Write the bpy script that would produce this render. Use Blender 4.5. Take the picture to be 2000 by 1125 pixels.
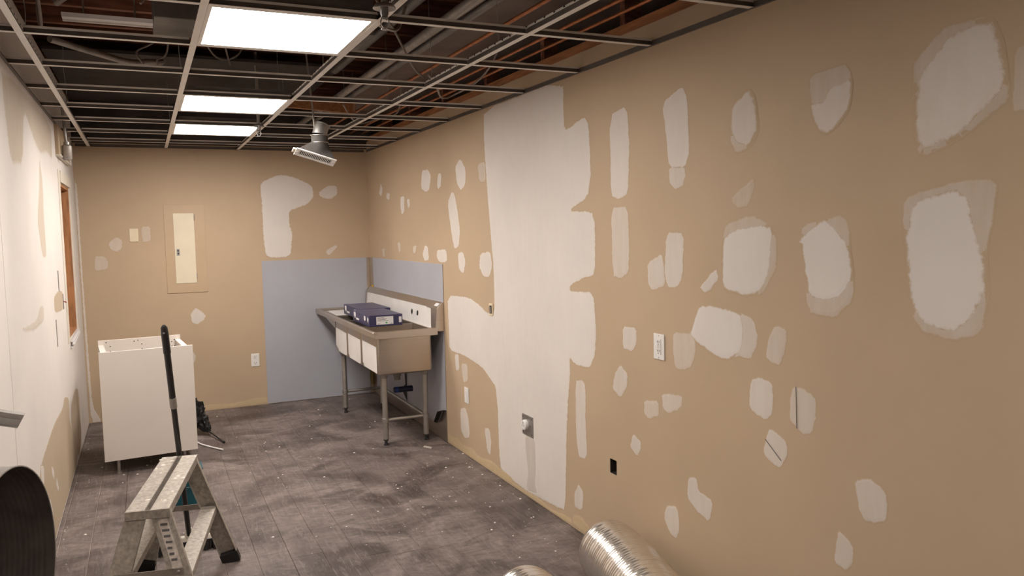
import bpy, bmesh, math, random
from mathutils import Vector, Matrix
from mathutils.geometry import tessellate_polygon

for o in list(bpy.data.objects):
    bpy.data.objects.remove(o, do_unlink=True)
scene = bpy.context.scene
COL = scene.collection
rnd = random.Random(7)

# ------------------------------------------------------------------ camera, world, exposure
XL, XR, D, H = -0.4932, 1.9740, 7.4929, 2.3251        # side walls, back wall, grid underside
X1, SX, Y0, SY = -0.3702, 0.5901, 2.8108, 0.6096      # first runner, runner spacing, first tee row, row spacing
cam_data = bpy.data.cameras.new('camera')
cam = bpy.data.objects.new('camera', cam_data)
COL.objects.link(cam)
cam_data.sensor_width = 36.0
cam_data.lens = 1543.25 / 2000 * 36.0
cam_data.clip_start = 0.02
R_, U_, F_ = (0.90607023, -0.42260213, -0.02107552), (0.05127824, 0.06022736, 0.99686669), (0.42000867, 0.90431195, -0.07624051)
cam.matrix_world = Matrix(((R_[0], U_[0], -F_[0], 0.0), (R_[1], U_[1], -F_[1], 0.0), (R_[2], U_[2], -F_[2], 1.57864), (0, 0, 0, 1)))
scene.camera = cam
world = bpy.data.worlds.new('world')
scene.world = world
world.use_nodes = True
world.node_tree.nodes['Background'].inputs[0].default_value = (0.9, 0.75, 0.6, 1)
world.node_tree.nodes['Background'].inputs[1].default_value = 0.02
scene.view_settings.view_transform = 'Standard'
scene.view_settings.look = 'None'
scene.view_settings.gamma = 1.0
scene.view_settings.use_curve_mapping = False
scene.view_settings.exposure = 0.0
PANEL_POWER = 35.0
PANEL_COLOR = (1.0, 0.93, 0.86)

# ------------------------------------------------------------------ materials
def ramp(n, fac, stops):
    r = n.nodes.new('ShaderNodeValToRGB')
    e = r.color_ramp.elements
    while len(e) < len(stops): e.new(0.5)
    for q, (p, c) in zip(e, stops):
        q.position = p; q.color = (c[0], c[1], c[2], 1) if hasattr(c, '__len__') else (c, c, c, 1)
    n.links.new(fac, r.inputs[0])
    return r.outputs[0]
def noise(n, vec, scale, detail=4, rough=.55, dist=0.0):
    t = n.nodes.new('ShaderNodeTexNoise')
    t.inputs['Scale'].default_value = scale; t.inputs['Detail'].default_value = detail
    t.inputs['Roughness'].default_value = rough; t.inputs['Distortion'].default_value = dist
    n.links.new(vec, t.inputs['Vector'])
    return t.outputs['Fac']
def mapping(n, vec, scale=(1,1,1), rot=(0,0,0)):
    m = n.nodes.new('ShaderNodeMapping')
    m.inputs['Scale'].default_value = scale; m.inputs['Rotation'].default_value = rot
    n.links.new(vec, m.inputs['Vector'])
    return m.outputs[0]
def mix(n, fac, a, b, mode='MIX'):
    m = n.nodes.new('ShaderNodeMix'); m.data_type = 'RGBA'; m.blend_type = mode
    for s, v in ((m.inputs[0], fac), (m.inputs[6], a), (m.inputs[7], b)):
        if isinstance(v, (int, float)): s.default_value = v
        elif isinstance(v, tuple): s.default_value = (v[0], v[1], v[2], 1)
        else: n.links.new(v, s)
    return m.outputs[2]
def math_(n, op, a, b=None, clamp=False):
    m = n.nodes.new('ShaderNodeMath'); m.operation = op; m.use_clamp = clamp
    for s, v in zip(m.inputs, (a, b)):
        if v is None: continue
        if isinstance(v, (int, float)): s.default_value = v
        else: n.links.new(v, s)
    return m.outputs[0]
def new_mat(name):
    m = bpy.data.materials.new(name); m.use_nodes = True
    n = m.node_tree
    return m, n, n.nodes['Principled BSDF']
def position(n):
    return n.nodes.new('ShaderNodeNewGeometry').outputs['Position']
def bump(n, bsdf, h, strength, dist=.002):
    b = n.nodes.new('ShaderNodeBump'); b.inputs['Strength'].default_value = strength; b.inputs['Distance'].default_value = dist
    n.links.new(h, b.inputs['Height']); n.links.new(b.outputs[0], bsdf.inputs['Normal'])
def M(name, col, rough=.6, metal=0.0, var=.12, vs=9.0, bmp=.0, bs=80.0, scale=(1,1,1), spec=.5):
    m, n, b = new_mat(name)
    v = mapping(n, position(n), scale)
    f = noise(n, v, vs, 5)
    n.links.new(ramp(n, f, [(.3, tuple(c*(1-var) for c in col)), (.7, tuple(min(1, c*(1+var)) for c in col))]), b.inputs['Base Color'])
    b.inputs['Roughness'].default_value = rough; b.inputs['Metallic'].default_value = metal
    b.inputs['Specular IOR Level'].default_value = spec
    if bmp: bump(n, b, noise(n, v, bs, 3), bmp)
    return m
TAN, WHITE = (.50, .378, .258), (.70, .652, .61)
def paint_color(n, pos, c):
    f = noise(n, pos, 1.7, 5, .6)
    return ramp(n, f, [(.3, tuple(k*.95 for k in c)), (.7, tuple(k*1.04 for k in c))])
def wall_mat(name, c, rough=.62):
    m, n, b = new_mat(name)
    p = position(n)
    n.links.new(paint_color(n, p, c), b.inputs['Base Color'])
    b.inputs['Roughness'].default_value = rough; b.inputs['Specular IOR Level'].default_value = .25
    bump(n, b, noise(n, p, 260, 3), .12, .001)
    return m
def mud_mat(name, under, over, streak=(1, 1, 1)):
    m, n, b = new_mat(name)
    p = position(n)
    a = n.nodes.new('ShaderNodeAttribute'); a.attribute_name = 'mud'
    sep = n.nodes.new('ShaderNodeSeparateColor'); n.links.new(a.outputs['Color'], sep.inputs[0])
    c, s = sep.outputs[0], sep.outputs[1]
    jit = math_(n, 'MULTIPLY', math_(n, 'SUBTRACT', noise(n, p, 55, 5, .7), .5), .9)
    t = math_(n, 'ADD', c, jit)
    mr = n.nodes.new('ShaderNodeMapRange'); mr.interpolation_type = 'SMOOTHSTEP'
    mr.inputs[1].default_value = .22; mr.inputs[2].default_value = .62
    n.links.new(t, mr.inputs[0])
    st = noise(n, mapping(n, p, (14, 14, 3)), 2.2, 4, .6)
    thin = math_(n, 'MULTIPLY', math_(n, 'SUBTRACT', st, .5), math_(n, 'SUBTRACT', 1.25, s))
    fac = math_(n, 'MULTIPLY', mr.outputs[0], math_(n, 'ADD', s, math_(n, 'MULTIPLY', thin, .6)), True)
    n.links.new(mix(n, fac, paint_color(n, p, under), paint_color(n, p, over)), b.inputs['Base Color'])
    b.inputs['Roughness'].default_value = .85; b.inputs['Specular IOR Level'].default_value = .15
    bump(n, b, noise(n, p, 90, 5), .15, .0012)
    return m
MT = {}
MT['tan'] = wall_mat('tan_wall_paint', TAN)
MT['skim'] = wall_mat('white_skim_coat', WHITE, .8)
MT['mud'] = mud_mat('joint_compound_on_tan', TAN, WHITE)
MT['bare_shade'] = mud_mat('bare_tan_and_shade_on_skim', WHITE, (.47, .37, .255))
MT['dingy'] = mud_mat('thin_compound_on_skim', WHITE, (.47, .41, .345))
MT['glue'] = mud_mat('old_baseboard_glue', TAN, (.62, .49, .29))
def floor_mat():
    m, n, b = new_mat('dusty_dark_laminate')
    p = position(n)
    oi = n.nodes.new('ShaderNodeObjectInfo')
    off = n.nodes.new('ShaderNodeVectorMath'); off.operation = 'ADD'
    cmb = n.nodes.new('ShaderNodeCombineXYZ')
    n.links.new(math_(n, 'MULTIPLY', oi.outputs['Random'], 37), cmb.inputs[0]); n.links.new(math_(n, 'MULTIPLY', oi.outputs['Random'], 91), cmb.inputs[1])
    n.links.new(p, off.inputs[0]); n.links.new(cmb.outputs[0], off.inputs[1])
    g = noise(n, mapping(n, off.outputs[0], (38, 2.2, 1)), 1.6, 6, .65, .6)
    wood = ramp(n, g, [(.25, (.032, .024, .022)), (.55, (.062, .046, .042)), (.8, (.095, .072, .066))])
    wood = mix(n, 1.0, wood, ramp(n, oi.outputs['Random'], [(0, .78), (1, 1.18)]), 'MULTIPLY')
    d1 = noise(n, p, 2.1, 7, .68, 1.2)
    d2 = noise(n, mapping(n, p, (1, 2.4, 1), (0, 0, .6)), 5.5, 6, .7, 2.2)
    dust = math_(n, 'MULTIPLY', ramp(n, d1, [(.36, 0.0), (.60, 1.0)]), ramp(n, d2, [(.3, .25), (.7, 1.0)]))
    col = mix(n, math_(n, 'ADD', math_(n, 'MULTIPLY', dust, .80), .03), wood, (.30, .245, .225))
    d3 = noise(n, mapping(n, p, (30, 4, 1), (0, 0, .35)), 1.4, 5, .7, 1.5)
    col = mix(n, math_(n, 'MULTIPLY', ramp(n, d3, [(.54, 0.0), (.74, 1.0)]), .5), col, (.33, .28, .26))
    vo = n.nodes.new('ShaderNodeTexVoronoi'); vo.inputs['Scale'].default_value = 26; n.links.new(p, vo.inputs['Vector'])
    sp = math_(n, 'MULTIPLY', ramp(n, vo.outputs['Distance'], [(.05, 1.0), (.11, 0.0)]), ramp(n, noise(n, p, 3.3, 3), [(.5, 0.0), (.62, 1.0)]))
    col = mix(n, math_(n, 'MULTIPLY', sp, .35), col, (.62, .57, .52))
    n.links.new(col, b.inputs['Base Color'])
    n.links.new(ramp(n, d1, [(.3, .42), (.7, .75)]), b.inputs['Roughness'])
    b.inputs['Specular IOR Level'].default_value = .35
    bump(n, b, g, .12, .001)
    return m
MT['floor'] = floor_mat()
MT['subfloor'] = M('subfloor', (.05, .04, .036), .8)
MT['grid'] = M('white_painted_tee', (.80, .76, .71), .45, var=.04)
MT['web'] = M('shaded_grid_web', (.16, .14, .13), .5, .4, var=.1)  # darkened galvanised tone holds the shade on webs and wall angles
MT['galv'] = M('galvanized_steel', (.42, .40, .38), .42, .85, .18, 14)
MT['galv_dull'] = M('dull_galvanized_duct', (.22, .205, .195), .55, .7, .25, 6)
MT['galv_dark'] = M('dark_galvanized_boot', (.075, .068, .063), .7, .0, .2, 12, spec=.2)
MT['joist'] = M('red_brown_joist', (.24, .10, .06), .8, var=.45, vs=5, scale=(1, 8, 8))
MT['deck'] = M('dark_roof_deck', (.15, .075, .052), .9, var=.5, vs=4, scale=(6, 1, 1))
MT['lumber'] = M('orange_lumber', (.34, .145, .06), .75, var=.3, vs=6, scale=(8, 1, 8))
MT['gypsum'] = M('grey_brown_gypsum', (.19, .145, .125), .9, var=.2, vs=3)
MT['soffit'] = M('dark_soffit_board', (.05, .04, .036), .9, var=.3, vs=4)
MT['copper'] = M('copper_pipe', (.50, .20, .09), .45, .8, .25, 20)
MT['conduit'] = M('grey_conduit', (.36, .33, .30), .5, .5, .2, 15)
MT['cable'] = M('grey_cable', (.30, .25, .22), .6)
MT['darkcable'] = M('dark_cable', (.05, .04, .04), .5)
MT['steel'] = M('brushed_stainless', (.56, .49, .42), .33, .92, .03, 3, .02, 200, (1, 1, 30))
MT['steel_leg'] = M('galvanized_leg', (.44, .42, .39), .38, .85, .12, 12)
MT['darkfoot'] = M('dark_foot', (.03, .028, .028), .5)
MT['film_white'] = M('white_protective_film', (.72, .69, .67), .45, var=.05, vs=5, bmp=.15, bs=25)
MT['film_blue'] = M('pale_blue_film', (.40, .405, .45), .5, var=.04, vs=2.5, bmp=.06, bs=12)
MT['film_back'] = M('dark_film_underside', (.012, .012, .014), .4)
MT['yellow'] = M('yellow_adhesive', (.62, .38, .03), .6)
MT['old_glue'] = M('old_olive_adhesive', (.20, .14, .045), .7)
MT['box'] = M('navy_printed_box', (.035, .032, .085), .30, var=.15)
MT['print'] = M('white_print', (.70, .68, .68), .5, var=.05)
MT['ink'] = M('grey_ink', (.12, .11, .11), .6)
MT['green'] = M('green_dot', (.02, .35, .08), .5)
MT['melamine'] = M('white_melamine', (.66, .60, .545), .42, var=.03, vs=3)
MT['melamine_edge'] = M('white_melamine_edge', (.78, .74, .70), .4, var=.03)
MT['hole'] = M('dark_hole', (.015, .013, .012), .9)
MT['alu'] = M('plaster_smeared_aluminium', (.37, .33, .285), .62, .3, .28, 60, .35, 70)
MT['alu_inner'] = M('worn_aluminium', (.33, .29, .25), .5, .55, .3, 14, .2, 60)
MT['black'] = M('black_plastic', (.012, .011, .011), .35, var=.2)
MT['beige'] = M('beige_plastic', (.60, .55, .48), .5)
MT['teal'] = M('teal_plastic', (.006, .075, .10), .42, var=.12)
MT['cream'] = M('cream_enamel', (.74, .66, .50), .4, var=.03)
MT['cream_tan'] = M('painted_over_cover', (.505, .37, .24), .5, var=.03)
MT['plate'] = M('white_wall_plate', (.78, .755, .73), .35, var=.02)
MT['ivory'] = M('ivory_wall_plate', (.72, .62, .44), .4, var=.02)
MT['wood'] = M('orange_brown_jamb', (.36, .17, .07), .55, var=.3, vs=7, scale=(6, 6, 1))
MT['casing'] = M('off_white_casing', (.66, .60, .52), .5, var=.06)
MT['foil'] = M('crinkled_foil_duct', (.72, .68, .63), .24, .95, .08, 30, .5, 38)
MT['inside_shade'] = M('shaded_duct_inside', (.075, .06, .052), .6, .3, .3, 12)  # base colour darkened to hold the shade inside open ducts
MT['dustline'] = M('dust_in_seam', (.27, .225, .20), .95, var=.5, vs=3)
MT['plaster'] = M('plaster_crumb', (.70, .66, .61), .9)
MT['bagplastic'] = M('glossy_black_film', (.008, .008, .009), .18, var=.2, bmp=.6, bs=40)
MT['sticker'] = M('worn_sticker', (.56, .50, .45), .6, var=.25, vs=60)
def emit_mat():
    m, n, b = new_mat('lit_diffuser')
    b.inputs['Base Color'].default_value = (.9, .88, .85, 1)
    b.inputs['Emission Color'].default_value = (*PANEL_COLOR, 1)
    b.inputs['Emission Strength'].default_value = PANEL_POWER
    return m
MT['lit'] = emit_mat()

# ------------------------------------------------------------------ mesh helpers
BASE = {}
class MB:
    """collects world-space shapes; build() links them as ONE mesh object"""
    def __init__(s): s.v = []; s.f = []
    def add(s, vs, fs):
        k = len(s.v); s.v += [tuple(p) for p in vs]; s.f += [tuple(i+k for i in q) for q in fs]; return s
    def box(s, x0, x1, y0, y1, z0, z1):
        return s.hexa([(x0,y0,z0),(x1,y0,z0),(x1,y1,z0),(x0,y1,z0),(x0,y0,z1),(x1,y0,z1),(x1,y1,z1),(x0,y1,z1)])
    def hexa(s, p):
        return s.add(p, [(3,2,1,0),(4,5,6,7),(0,1,5,4),(1,2,6,5),(2,3,7,6),(3,0,4,7)])
    def beam(s, p0, p1, side, w, d, w1=None):
        p0, p1 = Vector(p0), Vector(p1); t = (p1-p0).normalized()
        a = Vector(side); a = (a-t*a.dot(t)).normalized(); b = t.cross(a); w1 = w if w1 is None else w1
        q = []
        for p, ww in ((p0, w), (p1, w1)):
            q += [p-a*ww/2-b*d/2, p+a*ww/2-b*d/2, p+a*ww/2+b*d/2, p-a*ww/2+b*d/2]
        return s.hexa(q)
    def prism(s, poly, lo, hi, axis):
        """poly in the two other axes (in x,y,z order), extruded along axis"""
        def pt(u, w, t): return {0: (t, u, w), 1: (u, t, w), 2: (u, w, t)}[axis]
        n = len(poly); vs = [pt(u, w, lo) for u, w in poly]+[pt(u, w, hi) for u, w in poly]
        tri = tessellate_polygon([[Vector((u, w, 0)) for u, w in poly]])
        fs = [tuple(reversed(t)) for t in tri]+[tuple(i+n for i in t) for t in tri]
        fs += [(i, (i+1) % n, (i+1) % n+n, i+n) for i in range(n)]
        return s.add(vs, fs)
    def tube(s, pts, r, n=10, cap=True, rfn=None):
        pts = [Vector(p) for p in pts]; up = None; k = len(s.v); m = len(pts)
        for i, p in enumerate(pts):
            t = (pts[min(i+1, m-1)]-pts[max(i-1, 0)]).normalized()
            if up is None:
                up = Vector((0, 0, 1)) if abs(t.z) < .9 else Vector((1, 0, 0))
            a = (up-t*up.dot(t)).normalized(); b = t.cross(a); up = a
            rr = rfn(i/(m-1)) if rfn else r
            for j in range(n):
                q = 2*math.pi*j/n; s.v.append(tuple(p+a*rr*math.cos(q)+b*rr*math.sin(q)))
        for i in range(m-1):
            for j in range(n):
                s.f.append((k+i*n+j, k+i*n+(j+1) % n, k+(i+1)*n+(j+1) % n, k+(i+1)*n+j))
        if cap:
            s.f.append(tuple(k+j for j in reversed(range(n)))); s.f.append(tuple(k+(m-1)*n+j for j in range(n)))
        return s
    def lathe(s, prof, c, ax=(0,0,1), n=24, closed=False):
        """prof: (radius, height along ax)"""
        ax = Vector(ax).normalized(); c = Vector(c)
        a = Vector((1,0,0)) if abs(ax.x) < .9 else Vector((0,1,0)); a = (a-ax*a.dot(ax)).normalized(); b = ax.cross(a); k = len(s.v); m = len(prof)
        for r, h in prof:
            for j in range(n):
                q = 2*math.pi*j/n; s.v.append(tuple(c+ax*h+(a*math.cos(q)+b*math.sin(q))*max(r, 1e-5)))
        for i in range(m if closed else m-1):
            i2 = (i+1) % m
            for j in range(n):
                s.f.append((k+i*n+j, k+i*n+(j+1) % n, k+i2*n+(j+1) % n, k+i2*n+j))
        if not closed:
            s.f.append(tuple(k+j for j in reversed(range(n)))); s.f.append(tuple(k+(m-1)*n+j for j in range(n)))
        return s
    def build(s, name, mat, parent=None, base=None, smooth=False, bevel=0, seg=2):
        b = Vector(BASE[parent.name]) if parent is not None else Vector(base if base is not None else (0, 0, 0))
        me = bpy.data.meshes.new(name)
        me.from_pydata([tuple(Vector(p)-b) for p in s.v], [], s.f); me.validate()
        bm = bmesh.new(); bm.from_mesh(me); bmesh.ops.recalc_face_normals(bm, faces=bm.faces); bm.to_mesh(me); bm.free()
        me.materials.append(MT[mat] if isinstance(mat, str) else mat)
        o = bpy.data.objects.new(name, me); COL.objects.link(o)
        if smooth:
            me.polygons.foreach_set('use_smooth', [True]*len(me.polygons))
            if hasattr(me, 'set_sharp_from_angle'): me.set_sharp_from_angle(angle=math.radians(40))
        if bevel:
            w = o.modifiers.new('bevel', 'BEVEL'); w.width = bevel; w.segments = seg; w.limit_method = 'ANGLE'
        if parent is not None: o.parent = parent
        else: o.location = b
        BASE[o.name] = tuple(b)
        return o
def tag(o, label=None, cat=None, group=None, kind=None):
    for k, v in (('label', label), ('category', cat), ('group', group), ('kind', kind)):
        if v: o[k] = v
    return o
def thing(name, loc, label, cat, group=None, kind=None):
    o = bpy.data.objects.new(name, None); COL.objects.link(o); o.location = loc; o.empty_display_size = .05
    BASE[o.name] = tuple(loc)
    return tag(o, label, cat, group, kind)
def copy_tree(o, parent=None):
    c = o.copy(); COL.objects.link(c); c.parent = parent; BASE[c.name] = BASE[o.name]
    for ch in list(o.children): copy_tree(ch, c)
    return c
def curve(pts, k=8):
    P = [Vector(p) for p in pts]; P = [P[0]*2-P[1]]+P+[P[-1]*2-P[-2]]; out = []
    for i in range(1, len(P)-2):
        for j in range(k):
            t = j/k; a, b, c, d = P[i-1:i+3]
            out.append(.5*((2*b)+(c-a)*t+(2*a-5*b+4*c-d)*t*t+(3*b-a-3*c+d)*t**3))
    return out+[P[-2]]

# traced outlines of the wall patches, in metres on each wall: (strength, feather mm, layer, outline)
PATCH_RIGHT = [
    (0.85, 10, 0, [(3.146, 2.086), (2.999, 2.107), (2.981, 1.928), (2.997, 1.717), (3.072, 1.696), (3.142, 1.712)]),
    (0.62, 12, 0, [(3.143, 1.666), (2.998, 1.661), (2.989, 1.502), (2.997, 1.361), (3.073, 1.335), (3.135, 1.343)]),
    (0.85, 8, 0, [(2.739, 2.079), (2.601, 2.129), (2.571, 2.075), (2.557, 1.867), (2.584, 1.802), (2.695, 1.811), (2.711, 1.921)]),
    (0.68, 8, 0, [(2.695, 1.811), (2.587, 1.806), (2.584, 1.764), (2.604, 1.727), (2.66, 1.718), (2.693, 1.752)]),
    (0.72, 9, 0, [(2.715, 1.546), (2.593, 1.544), (2.607, 1.358), (2.648, 1.315), (2.71, 1.318), (2.73, 1.372)]),
    (0.66, 10, 0, [(2.855, 1.414), (2.746, 1.458), (2.733, 1.403), (2.722, 1.322), (2.818, 1.294), (2.849, 1.325)]),
    (0.45, 14, 0, [(2.323, 2.01), (2.219, 2.056), (2.187, 2.015), (2.166, 1.904), (2.215, 1.842), (2.29, 1.83), (2.317, 1.87)]),
    (0.75, 20, 1, [(2.31, 2.004), (2.221, 2.05), (2.191, 2.008), (2.175, 1.909), (2.221, 1.851), (2.284, 1.862), (2.317, 1.913)]),
    (0.33, 16, 0, [(2.31, 1.676), (2.196, 1.74), (2.19, 1.704), (2.22, 1.637), (2.277, 1.629), (2.307, 1.649)]),
    (0.4, 12, 0, [(2.35, 1.57), (2.22, 1.607), (2.147, 1.589), (2.083, 1.534), (2.078, 1.426), (2.146, 1.326), (2.232, 1.314), (2.35, 1.321), (2.364, 1.37), (2.361, 1.516)]),
    (0.98, 16, 1, [(2.361, 1.516), (2.297, 1.556), (2.171, 1.57), (2.1, 1.559), (2.109, 1.45), (2.122, 1.382), (2.17, 1.328), (2.232, 1.314), (2.35, 1.33), (2.364, 1.37)]),
    (0.75, 8, 0, [(2.5, 1.33), (2.399, 1.41), (2.382, 1.369), (2.434, 1.32), (2.47, 1.308)]),
    (0.45, 12, 0, [(1.967, 1.565), (1.818, 1.598), (1.778, 1.578), (1.755, 1.4), (1.754, 1.333), (1.823, 1.273), (1.882, 1.273), (1.938, 1.276), (1.956, 1.43), (1.967, 1.51)]),
    (1, 16, 1, [(1.983, 1.51), (1.957, 1.538), (1.876, 1.586), (1.836, 1.564), (1.789, 1.519), (1.768, 1.474), (1.759, 1.4), (1.796, 1.345), (1.863, 1.319), (1.934, 1.332), (1.954, 1.43), (1.965, 1.506)]),
    (0.4, 10, 0, [(1.941, 2.046), (1.791, 2.059), (1.768, 2.008), (1.78, 1.923), (1.821, 1.877), (1.859, 1.854), (1.899, 1.864), (1.924, 1.913), (1.94, 1.992)]),
    (0.78, 22, 1, [(1.851, 1.997), (1.768, 2.008), (1.78, 1.923), (1.821, 1.877), (1.859, 1.854), (1.899, 1.864), (1.927, 1.918), (1.932, 1.957), (1.88, 1.956)]),
    (0.62, 10, 0, [(2.499, 1.261), (2.388, 1.265), (2.257, 1.249), (2.192, 1.232), (2.172, 1.18), (2.179, 1.126), (2.21, 1.085), (2.276, 1.085), (2.352, 1.056), (2.432, 1.073), (2.5, 1.099), (2.57, 1.13), (2.53, 1.209)]),
    (0.97, 14, 1, [(2.499, 1.259), (2.388, 1.263), (2.263, 1.247), (2.247, 1.199), (2.25, 1.126), (2.283, 1.089), (2.352, 1.06), (2.432, 1.077), (2.5, 1.104), (2.562, 1.133), (2.525, 1.21)]),
    (0.5, 10, 0, [(2.672, 1.134), (2.53, 1.14), (2.52, 1.081), (2.547, 1.007), (2.62, 0.978), (2.662, 0.99), (2.673, 1.051)]),
    (0.5, 9, 0, [(2.087, 1.225), (2.034, 1.213), (2.03, 1.162), (2.062, 1.085), (2.098, 1.084), (2.137, 1.105), (2.117, 1.178)]),
    (0.7, 8, 0, [(3.053, 1.118), (2.938, 1.121), (2.943, 1.037), (2.988, 1.006), (3.055, 1.017)]),
    (0.65, 10, 0, [(3.077, 0.938), (3.01, 0.897), (3.023, 0.837), (3.08, 0.777), (3.148, 0.809), (3.127, 0.884)]),
    (0.5, 9, 0, [(2.885, 0.806), (2.777, 0.823), (2.774, 0.757), (2.852, 0.726), (2.886, 0.745)]),
    (0.56, 9, 0, [(2.755, 0.86), (2.611, 0.879), (2.618, 0.821), (2.703, 0.779), (2.749, 0.795)]),
    (0.76, 10, 0, [(2.21, 1.013), (2.159, 1.028), (2.098, 1.018), (2.092, 0.944), (2.103, 0.898), (2.131, 0.877), (2.197, 0.892), (2.218, 0.911)]),
    (0.55, 9, 0, [(2.002, 1.022), (1.96, 1.025), (1.9, 1.002), (1.897, 0.941), (1.915, 0.879), (1.958, 0.865), (1.981, 0.881), (2.02, 0.902), (2.015, 0.968)]),
    (0.66, 8, 0, [(2.111, 0.856), (2.043, 0.832), (2.023, 0.802), (2.028, 0.775), (2.06, 0.722), (2.096, 0.726), (2.146, 0.753), (2.133, 0.802)]),
    (0.66, 7, 0, [(2.974, 0.637), (2.911, 0.61), (2.915, 0.575), (2.942, 0.534), (3.005, 0.564)]),
    (0.68, 7, 0, [(2.574, 0.546), (2.518, 0.557), (2.51, 0.508), (2.416, 0.492), (2.441, 0.398), (2.526, 0.421), (2.583, 0.455)]),
    (0.65, 9, 0, [(2.719, 0.381), (2.658, 0.4), (2.642, 0.373), (2.632, 0.323), (2.642, 0.277), (2.663, 0.253), (2.703, 0.266), (2.743, 0.307), (2.741, 0.346)]),
    (0.62, 10, 0, [(1.742, 0.773), (1.687, 0.794), (1.651, 0.784), (1.624, 0.765), (1.618, 0.722), (1.624, 0.678), (1.675, 0.655), (1.703, 0.655), (1.727, 0.687)]),
    (0.62, 9, 0, [(1.805, 0.592), (1.758, 0.572), (1.741, 0.547), (1.743, 0.498), (1.767, 0.466), (1.822, 0.475), (1.812, 0.537)]),
    (0.38, 14, 0, [(1.457, 2.096), (1.338, 2.087), (1.313, 2.042), (1.285, 1.919), (1.284, 1.872), (1.34, 1.833), (1.391, 1.798), (1.506, 1.751), (1.541, 1.763), (1.554, 1.817), (1.561, 2.011), (1.537, 2.037)]),
    (0.85, 24, 1, [(1.442, 2.072), (1.338, 2.079), (1.312, 2.026), (1.292, 1.928), (1.304, 1.891), (1.391, 1.815), (1.427, 1.794), (1.521, 1.765), (1.547, 1.799), (1.547, 1.965), (1.512, 2.01)]),
    (0.42, 12, 0, [(1.588, 1.623), (1.559, 1.648), (1.397, 1.683), (1.311, 1.676), (1.313, 1.58), (1.336, 1.491), (1.322, 1.4), (1.339, 1.274), (1.423, 1.247), (1.511, 1.259), (1.547, 1.296), (1.57, 1.404)]),
    (1, 24, 1, [(1.554, 1.63), (1.424, 1.663), (1.383, 1.632), (1.363, 1.548), (1.335, 1.466), (1.333, 1.383), (1.362, 1.314), (1.424, 1.265), (1.511, 1.282), (1.553, 1.332), (1.577, 1.523)]),
    (0.35, 25, 0, [(1.273, 1.994), (1.233, 2.001), (1.224, 1.833), (1.281, 1.841)]),
    (0.96, 12, 0, [(4.614, 2.319), (3.58, 2.326), (3.577, 2.099), (3.557, 2.066), (3.37, 2.113), (3.333, 2.069), (3.315, 1.823), (3.352, 1.716), (3.548, 1.657), (3.315, 1.651), (3.283, 1.586), (3.289, 1.339), (3.403, 1.319), (3.539, 1.275), (3.54, 1.249), (3.306, 1.259), (3.286, 1.085), (3.299, 0.948), (3.355, 0.873), (3.509, 0.871), (3.556, 0.901), (3.554, 0.813), (3.587, 0.631), (3.605, 0.424), (3.628, 0.062), (3.744, 0.047), (4.144, 0.026), (4.469, 0.051), (4.495, 0.154), (4.503, 0.448), (4.528, 0.578), (4.607, 0.611), (4.739, 0.667), (5.037, 0.7), (5.348, 0.701), (5.349, 0.828), (5.36, 1.103), (4.942, 1.118), (4.765, 1.083), (4.648, 1.04), (4.518, 1.035), (4.517, 1.334), (4.564, 1.628), (4.598, 1.885), (4.623, 2.142)]),
    (-0.55, 5, 1, [(4.108, 0.362), (3.98, 0.377), (3.975, 0.199), (3.992, 0.104), (3.961, 0.053), (4.109, 0.039), (4.076, 0.156), (4.105, 0.271)]),
    (0.85, 12, 0, [(7.012, 2.011), (6.953, 1.944), (7.015, 1.877), (7.093, 1.914)]),
    (0.85, 12, 0, [(6.826, 1.91), (6.732, 1.897), (6.77, 1.836), (6.864, 1.867)]),
    (0.85, 12, 0, [(6.433, 1.857), (6.318, 1.86), (6.332, 1.726), (6.409, 1.703), (6.443, 1.763)]),
    (0.85, 12, 0, [(6.266, 1.825), (6.183, 1.83), (6.178, 1.772), (6.23, 1.745)]),
    (0.85, 12, 0, [(5.852, 2.035), (5.707, 2.032), (5.642, 1.982), (5.683, 1.878), (5.771, 1.859), (5.89, 1.896)]),
    (0.85, 12, 0, [(5.483, 1.986), (5.418, 1.981), (5.425, 1.894), (5.493, 1.86), (5.521, 1.899)]),
    (0.85, 12, 0, [(5.139, 2.004), (5.038, 2.058), (4.939, 1.974), (4.958, 1.867), (5.043, 1.833), (5.116, 1.89)]),
    (0.85, 12, 0, [(5.22, 1.839), (5.161, 1.822), (5.11, 1.708), (5.074, 1.567), (5.109, 1.454), (5.19, 1.434), (5.226, 1.496), (5.292, 1.698), (5.299, 1.771)]),
    (0.85, 12, 0, [(5.831, 1.46), (5.76, 1.446), (5.74, 1.344), (5.843, 1.33), (5.898, 1.38)]),
    (0.85, 12, 0, [(5.552, 1.426), (5.355, 1.436), (5.341, 1.341), (5.515, 1.331), (5.57, 1.372)]),
    (0.85, 12, 0, [(5.132, 1.411), (5.034, 1.427), (4.985, 1.359), (5.026, 1.266), (5.12, 1.298)]),
    (0.85, 12, 0, [(4.727, 1.419), (4.559, 1.436), (4.533, 1.333), (4.585, 1.267), (4.685, 1.268), (4.75, 1.326)]),
    (0.5, 14, 0, [(4.742, 1.992), (4.607, 2.0), (4.609, 1.866), (4.715, 1.873)]),
    (0.5, 14, 0, [(6.564, 1.47), (6.474, 1.48), (6.465, 1.402), (6.526, 1.38)]),
    (0.5, 14, 0, [(7.053, 1.41), (6.963, 1.421), (6.96, 1.337), (7.028, 1.336)]),
    (0.5, 14, 0, [(6.141, 1.441), (6.033, 1.458), (6.067, 1.384), (6.131, 1.383)]),
    (0.8, 9, 0, [(5.248, 0.685), (5.164, 0.701), (5.156, 0.586), (5.227, 0.567)]),
    (0.5, 9, 0, [(5.128, 0.638), (5.0, 0.654), (4.997, 0.531), (5.089, 0.505)]),
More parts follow.
